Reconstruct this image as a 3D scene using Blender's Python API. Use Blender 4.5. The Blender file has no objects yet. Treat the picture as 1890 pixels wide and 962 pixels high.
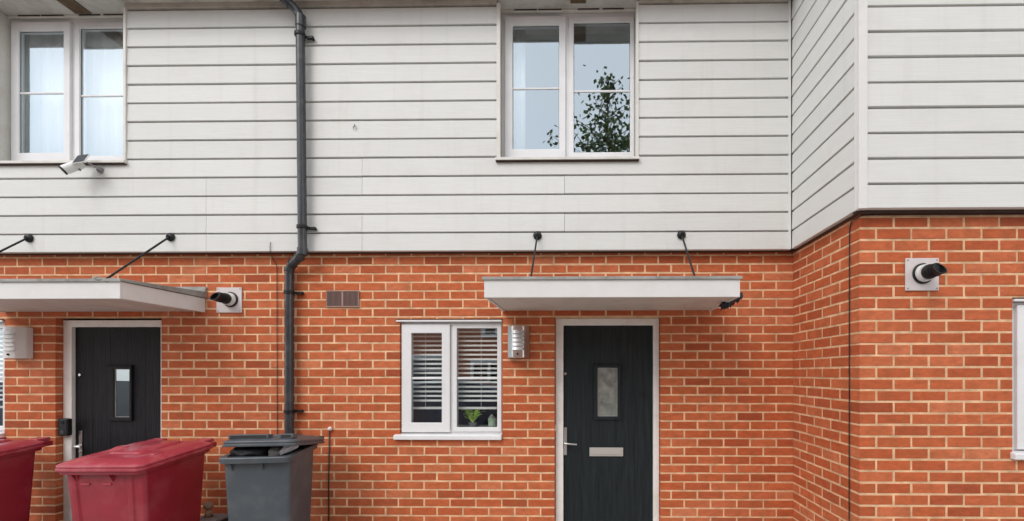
import bpy, math, random
from mathutils import Vector, Matrix, Euler
R = math.radians
random.seed(7)
S = bpy.context.scene
col = S.collection

# ------------------------------------------------------------------ camera
F, PX, PH, W, H = 800.0, 1067.0, 690.0, 1890.0, 962.0      # measured in pixels of the photograph
YAW = R(0.8)
CAM = Vector((0.0, -3.75, 1.6))
cd = bpy.data.cameras.new('camera'); cam = bpy.data.objects.new('camera', cd); col.objects.link(cam)
cam.location = CAM
cam.rotation_euler = (R(90), 0, YAW)
cd.sensor_width = 36.0; cd.lens = F / W * 36.0
cd.shift_x = (W / 2 - PX) / W
cd.shift_y = (PH - H / 2) / W
cd.clip_start = 0.05; cd.clip_end = 500
S.camera = cam
S.render.resolution_x, S.render.resolution_y = 1024, 521

# ------------------------------------------------------------------ sky and sun
sun_pos = Vector((-0.38, -0.60, 0.71)).normalized()         # bright part of the overcast sky, front left
elev = math.asin(sun_pos.z); azi = math.atan2(sun_pos.x, sun_pos.y)
w = bpy.data.worlds.new('World'); S.world = w; w.use_nodes = True
nt = w.node_tree; nt.nodes.clear()
sky = nt.nodes.new('ShaderNodeTexSky'); sky.sky_type = 'NISHITA'; sky.sun_disc = False
sky.sun_elevation = elev; sky.sun_rotation = azi % (2 * math.pi)
sky.air_density = 1.0; sky.dust_density = 0.8; sky.ozone_density = 1.0
hs = nt.nodes.new('ShaderNodeHueSaturation'); hs.inputs['Saturation'].default_value = 0.36
geo = nt.nodes.new('ShaderNodeTexCoord')
cl = nt.nodes.new('ShaderNodeTexNoise'); cl.inputs['Scale'].default_value = 1.6; cl.inputs['Detail'].default_value = 6
rmp = nt.nodes.new('ShaderNodeValToRGB'); rmp.color_ramp.elements[0].position = 0.35; rmp.color_ramp.elements[0].color = (0.95, 0.97, 1.0, 1)
rmp.color_ramp.elements[1].position = 0.7; rmp.color_ramp.elements[1].color = (1.14, 1.12, 1.10, 1)
mul = nt.nodes.new('ShaderNodeMix'); mul.data_type = 'RGBA'; mul.blend_type = 'MULTIPLY'; mul.inputs[0].default_value = 1.0
bg = nt.nodes.new('ShaderNodeBackground'); bg.inputs['Strength'].default_value = 0.15
wo = nt.nodes.new('ShaderNodeOutputWorld')
L = nt.links.new
L(sky.outputs[0], hs.inputs['Color']); L(geo.outputs['Generated'], cl.inputs['Vector']); L(cl.outputs['Fac'], rmp.inputs[0])
flat_ = nt.nodes.new('ShaderNodeMix'); flat_.data_type = 'RGBA'; flat_.inputs[0].default_value = 0.62; flat_.inputs[7].default_value = (4.85, 4.82, 4.75, 1)   # even cloud layer over the sky
L(hs.outputs[0], flat_.inputs[6]); L(flat_.outputs[2], mul.inputs[6]); L(rmp.outputs[0], mul.inputs[7]); L(mul.outputs[2], bg.inputs['Color']); L(bg.outputs[0], wo.inputs['Surface'])
sd = bpy.data.lights.new('sun', 'SUN'); sd.energy = 0.60; sd.angle = R(28); sd.color = (1.0, 0.965, 0.92)
so = bpy.data.objects.new('sun', sd); col.objects.link(so)
so.rotation_euler = (-sun_pos).to_track_quat('-Z', 'Y').to_euler(); so.location = (-6, -10, 14)
S.view_settings.view_transform = 'Standard'; S.view_settings.look = 'None'
S.view_settings.exposure = 1.12; S.view_settings.gamma = 1.0

# ------------------------------------------------------------------ pixel -> world at a chosen real depth
fw = Vector((-math.sin(YAW), math.cos(YAW), 0)); rt = Vector((math.cos(YAW), math.sin(YAW), 0))
def U(px, py, y):
    d = fw + rt * ((px - PX) / F) + Vector((0, 0, 1)) * ((PH - py) / F)
    t = (y - CAM.y) / d.y
    return CAM + d * t
def UX(px, py, X):
    d = fw + rt * ((px - PX) / F) + Vector((0, 0, 1)) * ((PH - py) / F)
    return CAM + d * ((X - CAM.x) / d.x)
def ux(px, y, py=600): return U(px, py, y).x
def uz(py, y, px=900): return U(px, py, y).z

# ------------------------------------------------------------------ materials
def mat(name, color, rough=0.5, metal=0.0, bump=0.0, bscale=60.0, var=0.0, vscale=6.0, spec=0.5, stretch=None, coat=0.0, dirt=None, dscale=3.0, damt=0.5):
    m = bpy.data.materials.new(name); m.use_nodes = True
    n = m.node_tree.nodes; l = m.node_tree.links.new
    b = n['Principled BSDF']
    b.inputs['Base Color'].default_value = (*color, 1); b.inputs['Roughness'].default_value = rough
    b.inputs['Metallic'].default_value = metal; b.inputs['Specular IOR Level'].default_value = spec
    b.inputs['Coat Weight'].default_value = coat
    tc = n.new('ShaderNodeTexCoord'); vec = tc.outputs['Object']
    if stretch:
        mp = n.new('ShaderNodeMapping'); mp.inputs['Scale'].default_value = stretch; l(vec, mp.inputs['Vector']); vec2 = mp.outputs[0]
    else: vec2 = vec
    cur = None
    if var > 0:
        no = n.new('ShaderNodeTexNoise'); no.inputs['Scale'].default_value = vscale; no.inputs['Detail'].default_value = 5; l(vec2, no.inputs['Vector'])
        r = n.new('ShaderNodeMapRange'); r.inputs[1].default_value = 0.3; r.inputs[2].default_value = 0.7
        r.inputs[3].default_value = 1 - var; r.inputs[4].default_value = 1 + var; l(no.outputs['Fac'], r.inputs[0])
        mx = n.new('ShaderNodeMix'); mx.data_type = 'RGBA'; mx.blend_type = 'MULTIPLY'; mx.inputs[0].default_value = 1
        mx.inputs[6].default_value = (*color, 1); l(r.outputs[0], mx.inputs[7]); l(mx.outputs[2], b.inputs['Base Color']); cur = mx.outputs[2]
    if dirt:
        no = n.new('ShaderNodeTexNoise'); no.inputs['Scale'].default_value = dscale; no.inputs['Detail'].default_value = 8; no.inputs['Roughness'].default_value = 0.65; l(vec, no.inputs['Vector'])
        r = n.new('ShaderNodeMapRange'); r.inputs[1].default_value = 0.48; r.inputs[2].default_value = 0.75; r.inputs[3].default_value = 0; r.inputs[4].default_value = damt; l(no.outputs['Fac'], r.inputs[0])
        mx = n.new('ShaderNodeMix'); mx.data_type = 'RGBA'; l(r.outputs[0], mx.inputs[0])
        if cur: l(cur, mx.inputs[6])
        else: mx.inputs[6].default_value = (*color, 1)
        mx.inputs[7].default_value = (*dirt, 1); l(mx.outputs[2], b.inputs['Base Color'])
    if bump > 0:
        no = n.new('ShaderNodeTexNoise'); no.inputs['Scale'].default_value = bscale; no.inputs['Detail'].default_value = 4; l(vec2, no.inputs['Vector'])
        bp = n.new('ShaderNodeBump'); bp.inputs['Strength'].default_value = bump; bp.inputs['Distance'].default_value = 0.004
        l(no.outputs['Fac'], bp.inputs['Height']); l(bp.outputs[0], b.inputs['Normal'])
    return m

def brick_mat():
    m = bpy.data.materials.new('red_brick'); m.use_nodes = True
    n = m.node_tree.nodes; l = m.node_tree.links.new; b = n['Principled BSDF']
    at = n.new('ShaderNodeAttribute'); at.attribute_name = 'tone'
    sep = n.new('ShaderNodeSeparateColor'); l(at.outputs['Color'], sep.inputs[0])
    rp = n.new('ShaderNodeValToRGB'); e = rp.color_ramp.elements
    e[0].position = 0; e[0].color = (0.33, 0.070, 0.028, 1); e[1].position = 1; e[1].color = (0.58, 0.185, 0.085, 1)
    for p, c in ((0.12, (0.41, 0.088, 0.034, 1)), (0.5, (0.485, 0.112, 0.040, 1)), (0.85, (0.54, 0.145, 0.060, 1))):
        x = e.new(p); x.color = c
    l(sep.outputs[0], rp.inputs[0])
    tc = n.new('ShaderNodeTexCoord')
    ad = n.new('ShaderNodeVectorMath'); ad.operation = 'ADD'; l(tc.outputs['Object'], ad.inputs[0]); l(at.outputs['Color'], ad.inputs[1])
    mp = n.new('ShaderNodeMapping'); mp.inputs['Scale'].default_value = (1, 1, 2.2); l(ad.outputs[0], mp.inputs[0])
    no = n.new('ShaderNodeTexNoise'); no.inputs['Scale'].default_value = 16; no.inputs['Detail'].default_value = 8; no.inputs['Roughness'].default_value = 0.7; l(mp.outputs[0], no.inputs['Vector'])
    r = n.new('ShaderNodeMapRange'); r.inputs[1].default_value = 0.3; r.inputs[2].default_value = 0.72; r.inputs[3].default_value = 0.76; r.inputs[4].default_value = 1.22; l(no.outputs['Fac'], r.inputs[0])
    mx = n.new('ShaderNodeMix'); mx.data_type = 'RGBA'; mx.blend_type = 'MULTIPLY'; mx.inputs[0].default_value = 1; l(rp.outputs[0], mx.inputs[6]); l(r.outputs[0], mx.inputs[7])
    # pale bloom in patches across the wall
    n2 = n.new('ShaderNodeTexNoise'); n2.inputs['Scale'].default_value = 1.3; n2.inputs['Detail'].default_value = 7; l(tc.outputs['Object'], n2.inputs['Vector'])
    r2 = n.new('ShaderNodeMapRange'); r2.inputs[1].default_value = 0.5; r2.inputs[2].default_value = 0.8; r2.inputs[3].default_value = 0; r2.inputs[4].default_value = 0.30; l(n2.outputs['Fac'], r2.inputs[0])
    m2 = n.new('ShaderNodeMix'); m2.data_type = 'RGBA'; l(r2.outputs[0], m2.inputs[0]); l(mx.outputs[2], m2.inputs[6]); m2.inputs[7].default_value = (0.52, 0.21, 0.125, 1)
    n4 = n.new('ShaderNodeTexNoise'); n4.inputs['Scale'].default_value = 7; n4.inputs['Detail'].default_value = 6; n4.inputs['Roughness'].default_value = 0.7; l(ad.outputs[0], n4.inputs['Vector'])
    r4 = n.new('ShaderNodeMapRange'); r4.inputs[1].default_value = 0.46; r4.inputs[2].default_value = 0.70; r4.inputs[3].default_value = 0; r4.inputs[4].default_value = 0.55; l(n4.outputs['Fac'], r4.inputs[0])
    m4 = n.new('ShaderNodeMix'); m4.data_type = 'RGBA'; l(r4.outputs[0], m4.inputs[0]); l(m2.outputs[2], m4.inputs[6]); m4.inputs[7].default_value = (0.30, 0.095, 0.030, 1)
    m2 = m4
    l(m2.outputs[2], b.inputs['Base Color']); b.inputs['Roughness'].default_value = 0.85; b.inputs['Specular IOR Level'].default_value = 0.25
    n3 = n.new('ShaderNodeTexNoise'); n3.inputs['Scale'].default_value = 90; n3.inputs['Detail'].default_value = 5; l(ad.outputs[0], n3.inputs['Vector'])
    bp = n.new('ShaderNodeBump'); bp.inputs['Strength'].default_value = 0.5; bp.inputs['Distance'].default_value = 0.004; l(n3.outputs['Fac'], bp.inputs['Height']); l(bp.outputs[0], b.inputs['Normal'])
    return m

def board_mat():
    m = bpy.data.materials.new('white_board'); m.use_nodes = True
    n = m.node_tree.nodes; l = m.node_tree.links.new; b = n['Principled BSDF']
    at = n.new('ShaderNodeAttribute'); at.attribute_name = 'tone'
    tc = n.new('ShaderNodeTexCoord')
    ad = n.new('ShaderNodeVectorMath'); ad.operation = 'ADD'; l(tc.outputs['Object'], ad.inputs[0]); l(at.outputs['Color'], ad.inputs[1])
    mp = n.new('ShaderNodeMapping'); mp.inputs['Scale'].default_value = (0.9, 0.9, 30); l(ad.outputs[0], mp.inputs[0])
    no = n.new('ShaderNodeTexNoise'); no.inputs['Scale'].default_value = 5; no.inputs['Detail'].default_value = 6; no.inputs['Roughness'].default_value = 0.6; l(mp.outputs[0], no.inputs['Vector'])
    r = n.new('ShaderNodeMapRange'); r.inputs[1].default_value = 0.3; r.inputs[2].default_value = 0.7; r.inputs[3].default_value = 0.955; r.inputs[4].default_value = 1.03; l(no.outputs['Fac'], r.inputs[0])
    sep = n.new('ShaderNodeSeparateColor'); l(at.outputs['Color'], sep.inputs[0])
    r0 = n.new('ShaderNodeMapRange'); r0.inputs[3].default_value = 0.97; r0.inputs[4].default_value = 1.03; l(sep.outputs[0], r0.inputs[0])
    mm = n.new('ShaderNodeMath'); mm.operation = 'MULTIPLY'; l(r.outputs[0], mm.inputs[0]); l(r0.outputs[0], mm.inputs[1])
    mx = n.new('ShaderNodeMix'); mx.data_type = 'RGBA'; mx.blend_type = 'MULTIPLY'; mx.inputs[0].default_value = 1; mx.inputs[6].default_value = (0.665, 0.665, 0.64, 1); l(mm.outputs[0], mx.inputs[7])
    n2 = n.new('ShaderNodeTexNoise'); n2.inputs['Scale'].default_value = 2.2; n2.inputs['Detail'].default_value = 8; n2.inputs['Roughness'].default_value = 0.7; l(tc.outputs['Object'], n2.inputs['Vector'])
    r2 = n.new('ShaderNodeMapRange'); r2.inputs[1].default_value = 0.5; r2.inputs[2].default_value = 0.8; r2.inputs[3].default_value = 0; r2.inputs[4].default_value = 0.30; l(n2.outputs['Fac'], r2.inputs[0])
    m2 = n.new('ShaderNodeMix'); m2.data_type = 'RGBA'; l(r2.outputs[0], m2.inputs[0]); l(mx.outputs[2], m2.inputs[6]); m2.inputs[7].default_value = (0.50, 0.48, 0.44, 1)
    mq = n.new('ShaderNodeMapping'); mq.inputs['Scale'].default_value = (9, 9, 0.45); l(tc.outputs['Object'], mq.inputs[0])
    n4 = n.new('ShaderNodeTexNoise'); n4.inputs['Scale'].default_value = 1.5; n4.inputs['Detail'].default_value = 5; l(mq.outputs[0], n4.inputs['Vector'])
    r4 = n.new('ShaderNodeMapRange'); r4.inputs[1].default_value = 0.56; r4.inputs[2].default_value = 0.80; r4.inputs[3].default_value = 0; r4.inputs[4].default_value = 0.32; l(n4.outputs['Fac'], r4.inputs[0])
    m4 = n.new('ShaderNodeMix'); m4.data_type = 'RGBA'; l(r4.outputs[0], m4.inputs[0]); l(m2.outputs[2], m4.inputs[6]); m4.inputs[7].default_value = (0.50, 0.47, 0.41, 1)
    m2 = m4
    l(m2.outputs[2], b.inputs['Base Color']); b.inputs['Roughness'].default_value = 0.55; b.inputs['Specular IOR Level'].default_value = 0.35
    bp = n.new('ShaderNodeBump'); bp.inputs['Strength'].default_value = 0.35; bp.inputs['Distance'].default_value = 0.003; l(no.outputs['Fac'], bp.inputs['Height']); l(bp.outputs[0], b.inputs['Normal'])
    return m

def glass_mat(name='window_glass', refl=0.36, tint=(0.98, 0.99, 0.985), wav=0.02):
    m = bpy.data.materials.new(name); m.use_nodes = True
    n = m.node_tree.nodes; l = m.node_tree.links.new; n.clear()
    out = n.new('ShaderNodeOutputMaterial'); mx = n.new('ShaderNodeMixShader')
    tr = n.new('ShaderNodeBsdfTransparent'); tr.inputs[0].default_value = (*tint, 1)
    gl = n.new('ShaderNodeBsdfGlossy'); gl.inputs['Roughness'].default_value = 0.0; gl.inputs['Color'].default_value = (0.80, 0.92, 1.0, 1)
    fr = n.new('ShaderNodeFresnel'); fr.inputs['IOR'].default_value = 1.5
    ma = n.new('ShaderNodeMath'); ma.operation = 'ADD'; ma.use_clamp = True; ma.inputs[1].default_value = refl - 0.04
    tc = n.new('ShaderNodeTexCoord'); no = n.new('ShaderNodeTexNoise'); no.inputs['Scale'].default_value = 2.5; no.inputs['Detail'].default_value = 1; l(tc.outputs['Object'], no.inputs['Vector'])
    bp = n.new('ShaderNodeBump'); bp.inputs['Strength'].default_value = wav; bp.inputs['Distance'].default_value = 0.05; l(no.outputs['Fac'], bp.inputs['Height']); l(bp.outputs[0], gl.inputs['Normal'])
    ge = n.new('ShaderNodeNewGeometry'); iv = n.new('ShaderNodeMath'); iv.operation = 'SUBTRACT'; iv.inputs[0].default_value = 1.0; l(ge.outputs['Backfacing'], iv.inputs[1])
    mm = n.new('ShaderNodeMath'); mm.operation = 'MULTIPLY'; l(ma.outputs[0], mm.inputs[0]); l(iv.outputs[0], mm.inputs[1])   # one coated face per pane
    l(fr.outputs[0], ma.inputs[0]); l(mm.outputs[0], mx.inputs[0]); l(tr.outputs[0], mx.inputs[1]); l(gl.outputs[0], mx.inputs[2]); l(mx.outputs[0], out.inputs[0])
    return m

def tiled_mat(name, c1, c2, cm, bw, bh, ms=0.012, rough=0.85, axes='xz'):
    m = bpy.data.materials.new(name); m.use_nodes = True
    n = m.node_tree.nodes; l = m.node_tree.links.new; b = n['Principled BSDF']
    tc = n.new('ShaderNodeTexCoord'); sp = n.new('ShaderNodeSeparateXYZ'); cb = n.new('ShaderNodeCombineXYZ'); l(tc.outputs['Object'], sp.inputs[0])
    l(sp.outputs[axes[0].upper()], cb.inputs[0]); l(sp.outputs[axes[1].upper()], cb.inputs[1])
    br = n.new('ShaderNodeTexBrick'); br.inputs['Scale'].default_value = 1; br.inputs['Brick Width'].default_value = bw; br.inputs['Row Height'].default_value = bh
    br.inputs['Mortar Size'].default_value = ms; br.inputs['Color1'].default_value = (*c1, 1); br.inputs['Color2'].default_value = (*c2, 1); br.inputs['Mortar'].default_value = (*cm, 1)
    l(cb.outputs[0], br.inputs['Vector']); l(br.outputs['Color'], b.inputs['Base Color']); b.inputs['Roughness'].default_value = rough
    bp = n.new('ShaderNodeBump'); bp.inputs['Strength'].default_value = 0.3; bp.inputs['Distance'].default_value = 0.01; bp.invert = True; l(br.outputs['Fac'], bp.inputs['Height']); l(bp.outputs[0], b.inputs['Normal'])
    return m

M = dict(
    brick=brick_mat(), board=board_mat(), glass=glass_mat(), lowglass=glass_mat('low_window_glass', 0.27),
    mortar=mat('sandy_mortar', (0.69, 0.45, 0.27), 0.95, bump=0.8, bscale=120, var=0.26, vscale=11, spec=0.15),
    upvc=mat('white_upvc', (0.74, 0.74, 0.745), 0.32, var=0.03, vscale=3, dirt=(0.5, 0.47, 0.42), dscale=5, damt=0.25),
    upvc_old=mat('weathered_upvc', (0.66, 0.645, 0.60), 0.42, var=0.04, vscale=4, dirt=(0.42, 0.36, 0.29), dscale=6, damt=0.45),
    door_frame=mat('door_frame_plastic', (0.78, 0.76, 0.72), 0.40, var=0.03, dirt=(0.42, 0.37, 0.3), dscale=7, damt=0.4),
    trim=mat('board_trim', (0.70, 0.69, 0.67), 0.45, var=0.03, dirt=(0.45, 0.42, 0.36), dscale=6, damt=0.35),
    soffit=mat('grubby_soffit', (0.58, 0.56, 0.52), 0.7, var=0.08, vscale=3, dirt=(0.20, 0.17, 0.13), dscale=3.5, damt=0.7),
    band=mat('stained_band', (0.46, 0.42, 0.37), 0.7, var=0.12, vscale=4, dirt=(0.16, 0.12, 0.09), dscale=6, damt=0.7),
    darkwood=mat('brown_mesh', (0.13, 0.085, 0.05), 0.9, bump=0.6, bscale=120, var=0.3, vscale=25),
    black=mat('black_plastic', (0.012, 0.012, 0.013), 0.45, spec=0.3, var=0.15, vscale=12),
    blackmatt=mat('black_matt', (0.02, 0.018, 0.018), 0.8),
    pipe=mat('grey_black_pipe', (0.036, 0.039, 0.044), 0.26, var=0.18, vscale=7, dirt=(0.12, 0.12, 0.12), dscale=9, damt=0.5),
    closer=mat('brown_closure', (0.055, 0.03, 0.022), 0.9, var=0.3, vscale=12),
    blackdoor=mat('black_door_skin', (0.010, 0.010, 0.012), 0.55, spec=0.22, bump=0.9, bscale=22, var=0.4, vscale=10, stretch=(6, 1, 0.35)),
    greendoor=mat('dark_green_door_skin', (0.011, 0.016, 0.018), 0.5, spec=0.28, bump=0.9, bscale=22, var=0.4, vscale=10, stretch=(6, 1, 0.35)),
    chrome=mat('brushed_steel', (0.62, 0.61, 0.59), 0.28, metal=1.0, var=0.08, vscale=30, stretch=(1, 1, 14)),
    louvre_metal=mat('pale_louvre', (0.52, 0.53, 0.54), 0.4, metal=0.5),
    plate=mat('letterplate_steel', (0.60, 0.57, 0.54), 0.42, metal=0.6, var=0.05),
    frost=mat('frosted_glass', (0.20, 0.215, 0.195), 0.14, bump=0.9, bscale=28, var=0.4, vscale=14, spec=0.9),
    clearleft=glass_mat('door_glass', 0.30, (0.5, 0.52, 0.5), 0.04),
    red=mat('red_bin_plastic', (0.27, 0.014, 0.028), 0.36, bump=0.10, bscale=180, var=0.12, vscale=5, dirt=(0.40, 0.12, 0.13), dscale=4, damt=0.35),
    redlid=mat('red_lid_plastic', (0.36, 0.040, 0.060), 0.27, bump=0.10, bscale=180, var=0.12, vscale=5, dirt=(0.45, 0.20, 0.20), dscale=5, damt=0.55),  # paler and pinker than the body: sky sheen painted into the colour
    grey=mat('grey_bin_plastic', (0.062, 0.073, 0.084), 0.42, bump=0.10, bscale=180, var=0.10, vscale=5, dirt=(0.15, 0.15, 0.15), dscale=5, damt=0.4),
    bag=mat('black_bag', (0.006, 0.006, 0.008), 0.5, spec=0.25, bump=1.0, bscale=18),
    greybag=mat('grey_bag', (0.20, 0.19, 0.18), 0.4, bump=1.0, bscale=20, var=0.3),
    paper=mat('crumpled_white', (0.62, 0.62, 0.66), 0.55, bump=1.0, bscale=25, var=0.1),
    flueplate=mat('flue_plate_plastic', (0.62, 0.57, 0.56), 0.45, bump=0.1, bscale=60, var=0.04, dirt=(0.5, 0.38, 0.36), dscale=12, damt=0.4),
    vent=mat('taupe_vent', (0.17, 0.10, 0.085), 0.55, var=0.08),
    ventedge=mat('taupe_vent_edge', (0.34, 0.215, 0.175), 0.55, var=0.06),
    grp=mat('grey_canopy_top', (0.30, 0.30, 0.28), 0.6, var=0.12, vscale=8, dirt=(0.12, 0.11, 0.085), dscale=9, damt=0.8),
    fascia=mat('canopy_fascia', (0.68, 0.67, 0.65), 0.45, var=0.03, dirt=(0.46, 0.42, 0.37), dscale=7, damt=0.16),
    under=mat('canopy_soffit', (0.62, 0.575, 0.52), 0.6, var=0.05, vscale=3, dirt=(0.36, 0.30, 0.24), dscale=4, damt=0.5),
    solar=mat('solar_cells', (0.03, 0.035, 0.045), 0.25, var=0.2, vscale=60),
    camwhite=mat('camera_white', (0.70, 0.70, 0.68), 0.35),
    cable=mat('black_cable', (0.022, 0.018, 0.017), 0.6),
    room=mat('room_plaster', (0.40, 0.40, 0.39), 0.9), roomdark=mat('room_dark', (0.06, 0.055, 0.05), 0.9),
    curtain=mat('pale_curtain', (0.82, 0.85, 0.86), 0.85, var=0.06, vscale=20, stretch=(1, 1, .1)),
    slat=mat('blind_slat', (0.88, 0.88, 0.86), 0.45),
    leaf=mat('lime_leaf', (0.58, 0.78, 0.13), 0.5, var=0.3, vscale=20), pot=mat('sage_pot', (0.36, 0.50, 0.34), 0.45, var=0.05), terracotta=mat('grey_pot', (0.20, 0.19, 0.20), 0.6),
    tan=mat('tan_stone', (0.36, 0.24, 0.16), 0.9, bump=0.5, bscale=40, var=0.2, vscale=20),
    greyslab=mat('grey_lid', (0.22, 0.215, 0.22), 0.6, var=0.1), junk=mat('dark_basket', (0.03, 0.031, 0.038), 0.8, bump=0.8, bscale=60),
    tarmac=mat('tarmac', (0.055, 0.055, 0.057), 0.95, bump=0.8, bscale=120, var=0.2, vscale=1.5),
    paving=tiled_mat('block_paving', (0.38, 0.37, 0.35), (0.44, 0.43, 0.40), (0.22, 0.21, 0.20), 0.2, 0.1, 0.006, axes='xy'),
    kerb=mat('kerb_concrete', (0.33, 0.32, 0.30), 0.9, bump=0.4, bscale=60, var=0.15),
    farbrick=tiled_mat('opposite_brick', (0.50, 0.125, 0.055), (0.42, 0.10, 0.045), (0.55, 0.42, 0.30), 0.225, 0.075, 0.008),
    rooftile=tiled_mat('roof_tile', (0.07, 0.055, 0.05), (0.10, 0.075, 0.065), (0.03, 0.025, 0.02), 0.3, 0.12, 0.01, axes='xz'),
    wood=mat('bark', (0.09, 0.07, 0.05), 0.9, bump=1, bscale=30, var=0.3), crown=mat('tree_leaf', (0.11, 0.16, 0.045), 0.5, var=0.4, vscale=6),
    carpaint=mat('silver_blue_paint', (0.16, 0.19, 0.24), 0.2, metal=0.6, coat=1.0), tyre=mat('tyre_rubber', (0.02, 0.02, 0.02), 0.85),
    darkglass=mat('car_glass', (0.01, 0.012, 0.014), 0.05, spec=0.9), lampglass=mat('headlamp_glass', (0.6, 0.6, 0.6), 0.1), white=mat('plain_white', (0.72, 0.72, 0.72), 0.5),
    stain=mat('soil_stain', (0.10, 0.07, 0.045), 0.95),
)

# ------------------------------------------------------------------ mesh builder
OFF = {}
class MB:
    def __init__(s): s.v = []; s.f = []; s.mi = []; s.t = []
    def add(s, vs, fs, mi=0, tone=None):
        o = len(s.v); s.v += [tuple(p) for p in vs]
        for f in fs: s.f.append([i + o for i in f]); s.mi.append(mi); s.t.append(tone or (0.5, 0.5, 0.5))
        return s
    def box(s, x0, x1, y0, y1, z0, z1, mi=0, tone=None, mtx=None):
        vs = [Vector((x, y, z)) for z in (z0, z1) for y in (y0, y1) for x in (x0, x1)]
        if mtx: vs = [mtx @ p for p in vs]
        return s.add(vs, [(0, 2, 3, 1), (4, 5, 7, 6), (0, 1, 5, 4), (2, 6, 7, 3), (0, 4, 6, 2), (1, 3, 7, 5)], mi, tone)
    def loft(s, rings, mi=0, cap=(True, True), tone=None, closed=True):
        n = len(rings[0]); vs = [p for r in rings for p in r]; fs = []
        for a in range(len(rings) - 1):
            for i in range(n if closed else n - 1):
                j = (i + 1) % n; fs.append((a * n + i, a * n + j, (a + 1) * n + j, (a + 1) * n + i))
        if cap[0]: fs.append(tuple(range(n))[::-1])
        if cap[1]: fs.append(tuple((len(rings) - 1) * n + i for i in range(n)))
        return s.add(vs, fs, mi, tone)
    def tube(s, path, r, seg=12, mi=0, cap=True):
        path = [Vector(p) for p in path]; rr = r if isinstance(r, (list, tuple)) else [r] * len(path); rings = []
        up = None
        for i, p in enumerate(path):
            if i == 0: d = path[1] - p
            elif i == len(path) - 1: d = p - path[i - 1]
            else: d = (path[i + 1] - p).normalized() + (p - path[i - 1]).normalized()
            d.normalize()
            if up is None:
                up = Vector((0, 0, 1)) if abs(d.z) < 0.9 else Vector((1, 0, 0))
            a = d.cross(up).normalized(); b = a.cross(d).normalized(); up = b
            rings.append([p + a * (rr[i] * math.cos(2 * math.pi * k / seg)) + b * (rr[i] * math.sin(2 * math.pi * k / seg)) for k in range(seg)])
        return s.loft(rings, mi, (cap, cap))
    def cyl(s, a, b, r, seg=20, mi=0): return s.tube([a, b], r, seg, mi)
    def frame(s, x0, x1, z0, z1, wl, wr, wb, wt, y0, y1, mi=0):
        O = [(x0, z0), (x1, z0), (x1, z1), (x0, z1)]; I = [(x0 + wl, z0 + wb), (x1 - wr, z0 + wb), (x1 - wr, z1 - wt), (x0 + wl, z1 - wt)]
        vs = [(x, y, z) for y in (y0, y1) for P in (O, I) for x, z in P]; fs = []
        for i in range(4):
            j = (i + 1) % 4
            fs += [(i, j, 4 + j, 4 + i), (8 + i, 12 + i, 12 + j, 8 + j), (i, 8 + i, 8 + j, j), (4 + i, 4 + j, 12 + j, 12 + i)]
        return s.add(vs, fs, mi)
    def prism(s, prof, a, b, axis='x', mi=0, tone=None):
        if axis == 'x': r = lambda t: [(t, p[0], p[1]) for p in prof]
        elif axis == 'y': r = lambda t: [(p[0], t, p[1]) for p in prof]
        else: r = lambda t: [(p[0], p[1], t) for p in prof]
        return s.loft([r(a), r(b)], mi, tone=tone)
    def sphere(s, c, r, seg=12, rg=8, mi=0, jit=0.0):
        c = Vector(c); r = Vector((r, r, r)) if not hasattr(r, '__len__') else Vector(r); rings = []
        for a in range(1, rg):
            th = math.pi * a / rg
            rings.append([c + Vector((r.x * math.sin(th) * math.cos(2 * math.pi * k / seg), r.y * math.sin(th) * math.sin(2 * math.pi * k / seg), r.z * math.cos(th))) * 1.0 + Vector((random.uniform(-jit, jit), random.uniform(-jit, jit), random.uniform(-jit, jit))) for k in range(seg)])
        return s.loft(rings, mi)
    def build(s, name, mats, parent=None, bevel=0.0, smooth=False, tone=False, segs=2, angle=35):
        mats = mats if isinstance(mats, (list, tuple)) else [mats]
        off = OFF.get(parent.name, Vector((0, 0, 0))) if parent else Vector((0, 0, 0))
        me = bpy.data.meshes.new(name)
        me.from_pydata([(p[0] - off.x, p[1] - off.y, p[2] - off.z) for p in s.v], [], s.f)
        for m in mats: me.materials.append(m)
        me.polygons.foreach_set('material_index', s.mi)
        if tone:
            ca = me.color_attributes.new('tone', 'FLOAT_COLOR', 'CORNER'); buf = []
            for f, t in zip(s.f, s.t): buf += [t[0], t[1], t[2], 1.0] * len(f)
            ca.data.foreach_set('color', buf)
        me.validate(); me.update()
        import bmesh
        bm = bmesh.new(); bm.from_mesh(me); bmesh.ops.recalc_face_normals(bm, faces=bm.faces); bm.to_mesh(me); bm.free()
        if smooth: me.polygons.foreach_set('use_smooth', [True] * len(me.polygons))
        o = bpy.data.objects.new(name, me); col.objects.link(o)
        if parent: o.parent = parent; OFF[o.name] = off
        if bevel > 0:
            b = o.modifiers.new('edge', 'BEVEL'); b.width = bevel; b.segments = segs; b.limit_method = 'ANGLE'; b.angle_limit = R(angle)
            me.polygons.foreach_set('use_smooth', [True] * len(me.polygons)); 
            b.harden_normals = True
        return o
def tag(o, label=None, cat=None, group=None, kind=None):
    if label: o['label'] = label
    if cat: o['category'] = cat
    if group: o['group'] = group
    if kind: o['kind'] = kind
    return o
def thing(name, loc, label, cat, group=None, rz=0, world=False):
    o = bpy.data.objects.new(name, None); col.objects.link(o); o.location = loc; o.rotation_euler = (0, 0, rz); o.empty_display_size = 0.1
    if world: OFF[o.name] = Vector(loc)
    return tag(o, label, cat, group)
def copy_tree(o, parent=None):
    c = o.copy(); col.objects.link(c)
    if parent: c.parent = parent
    for ch in list(o.children): copy_tree(ch, c)
    return c

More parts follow.
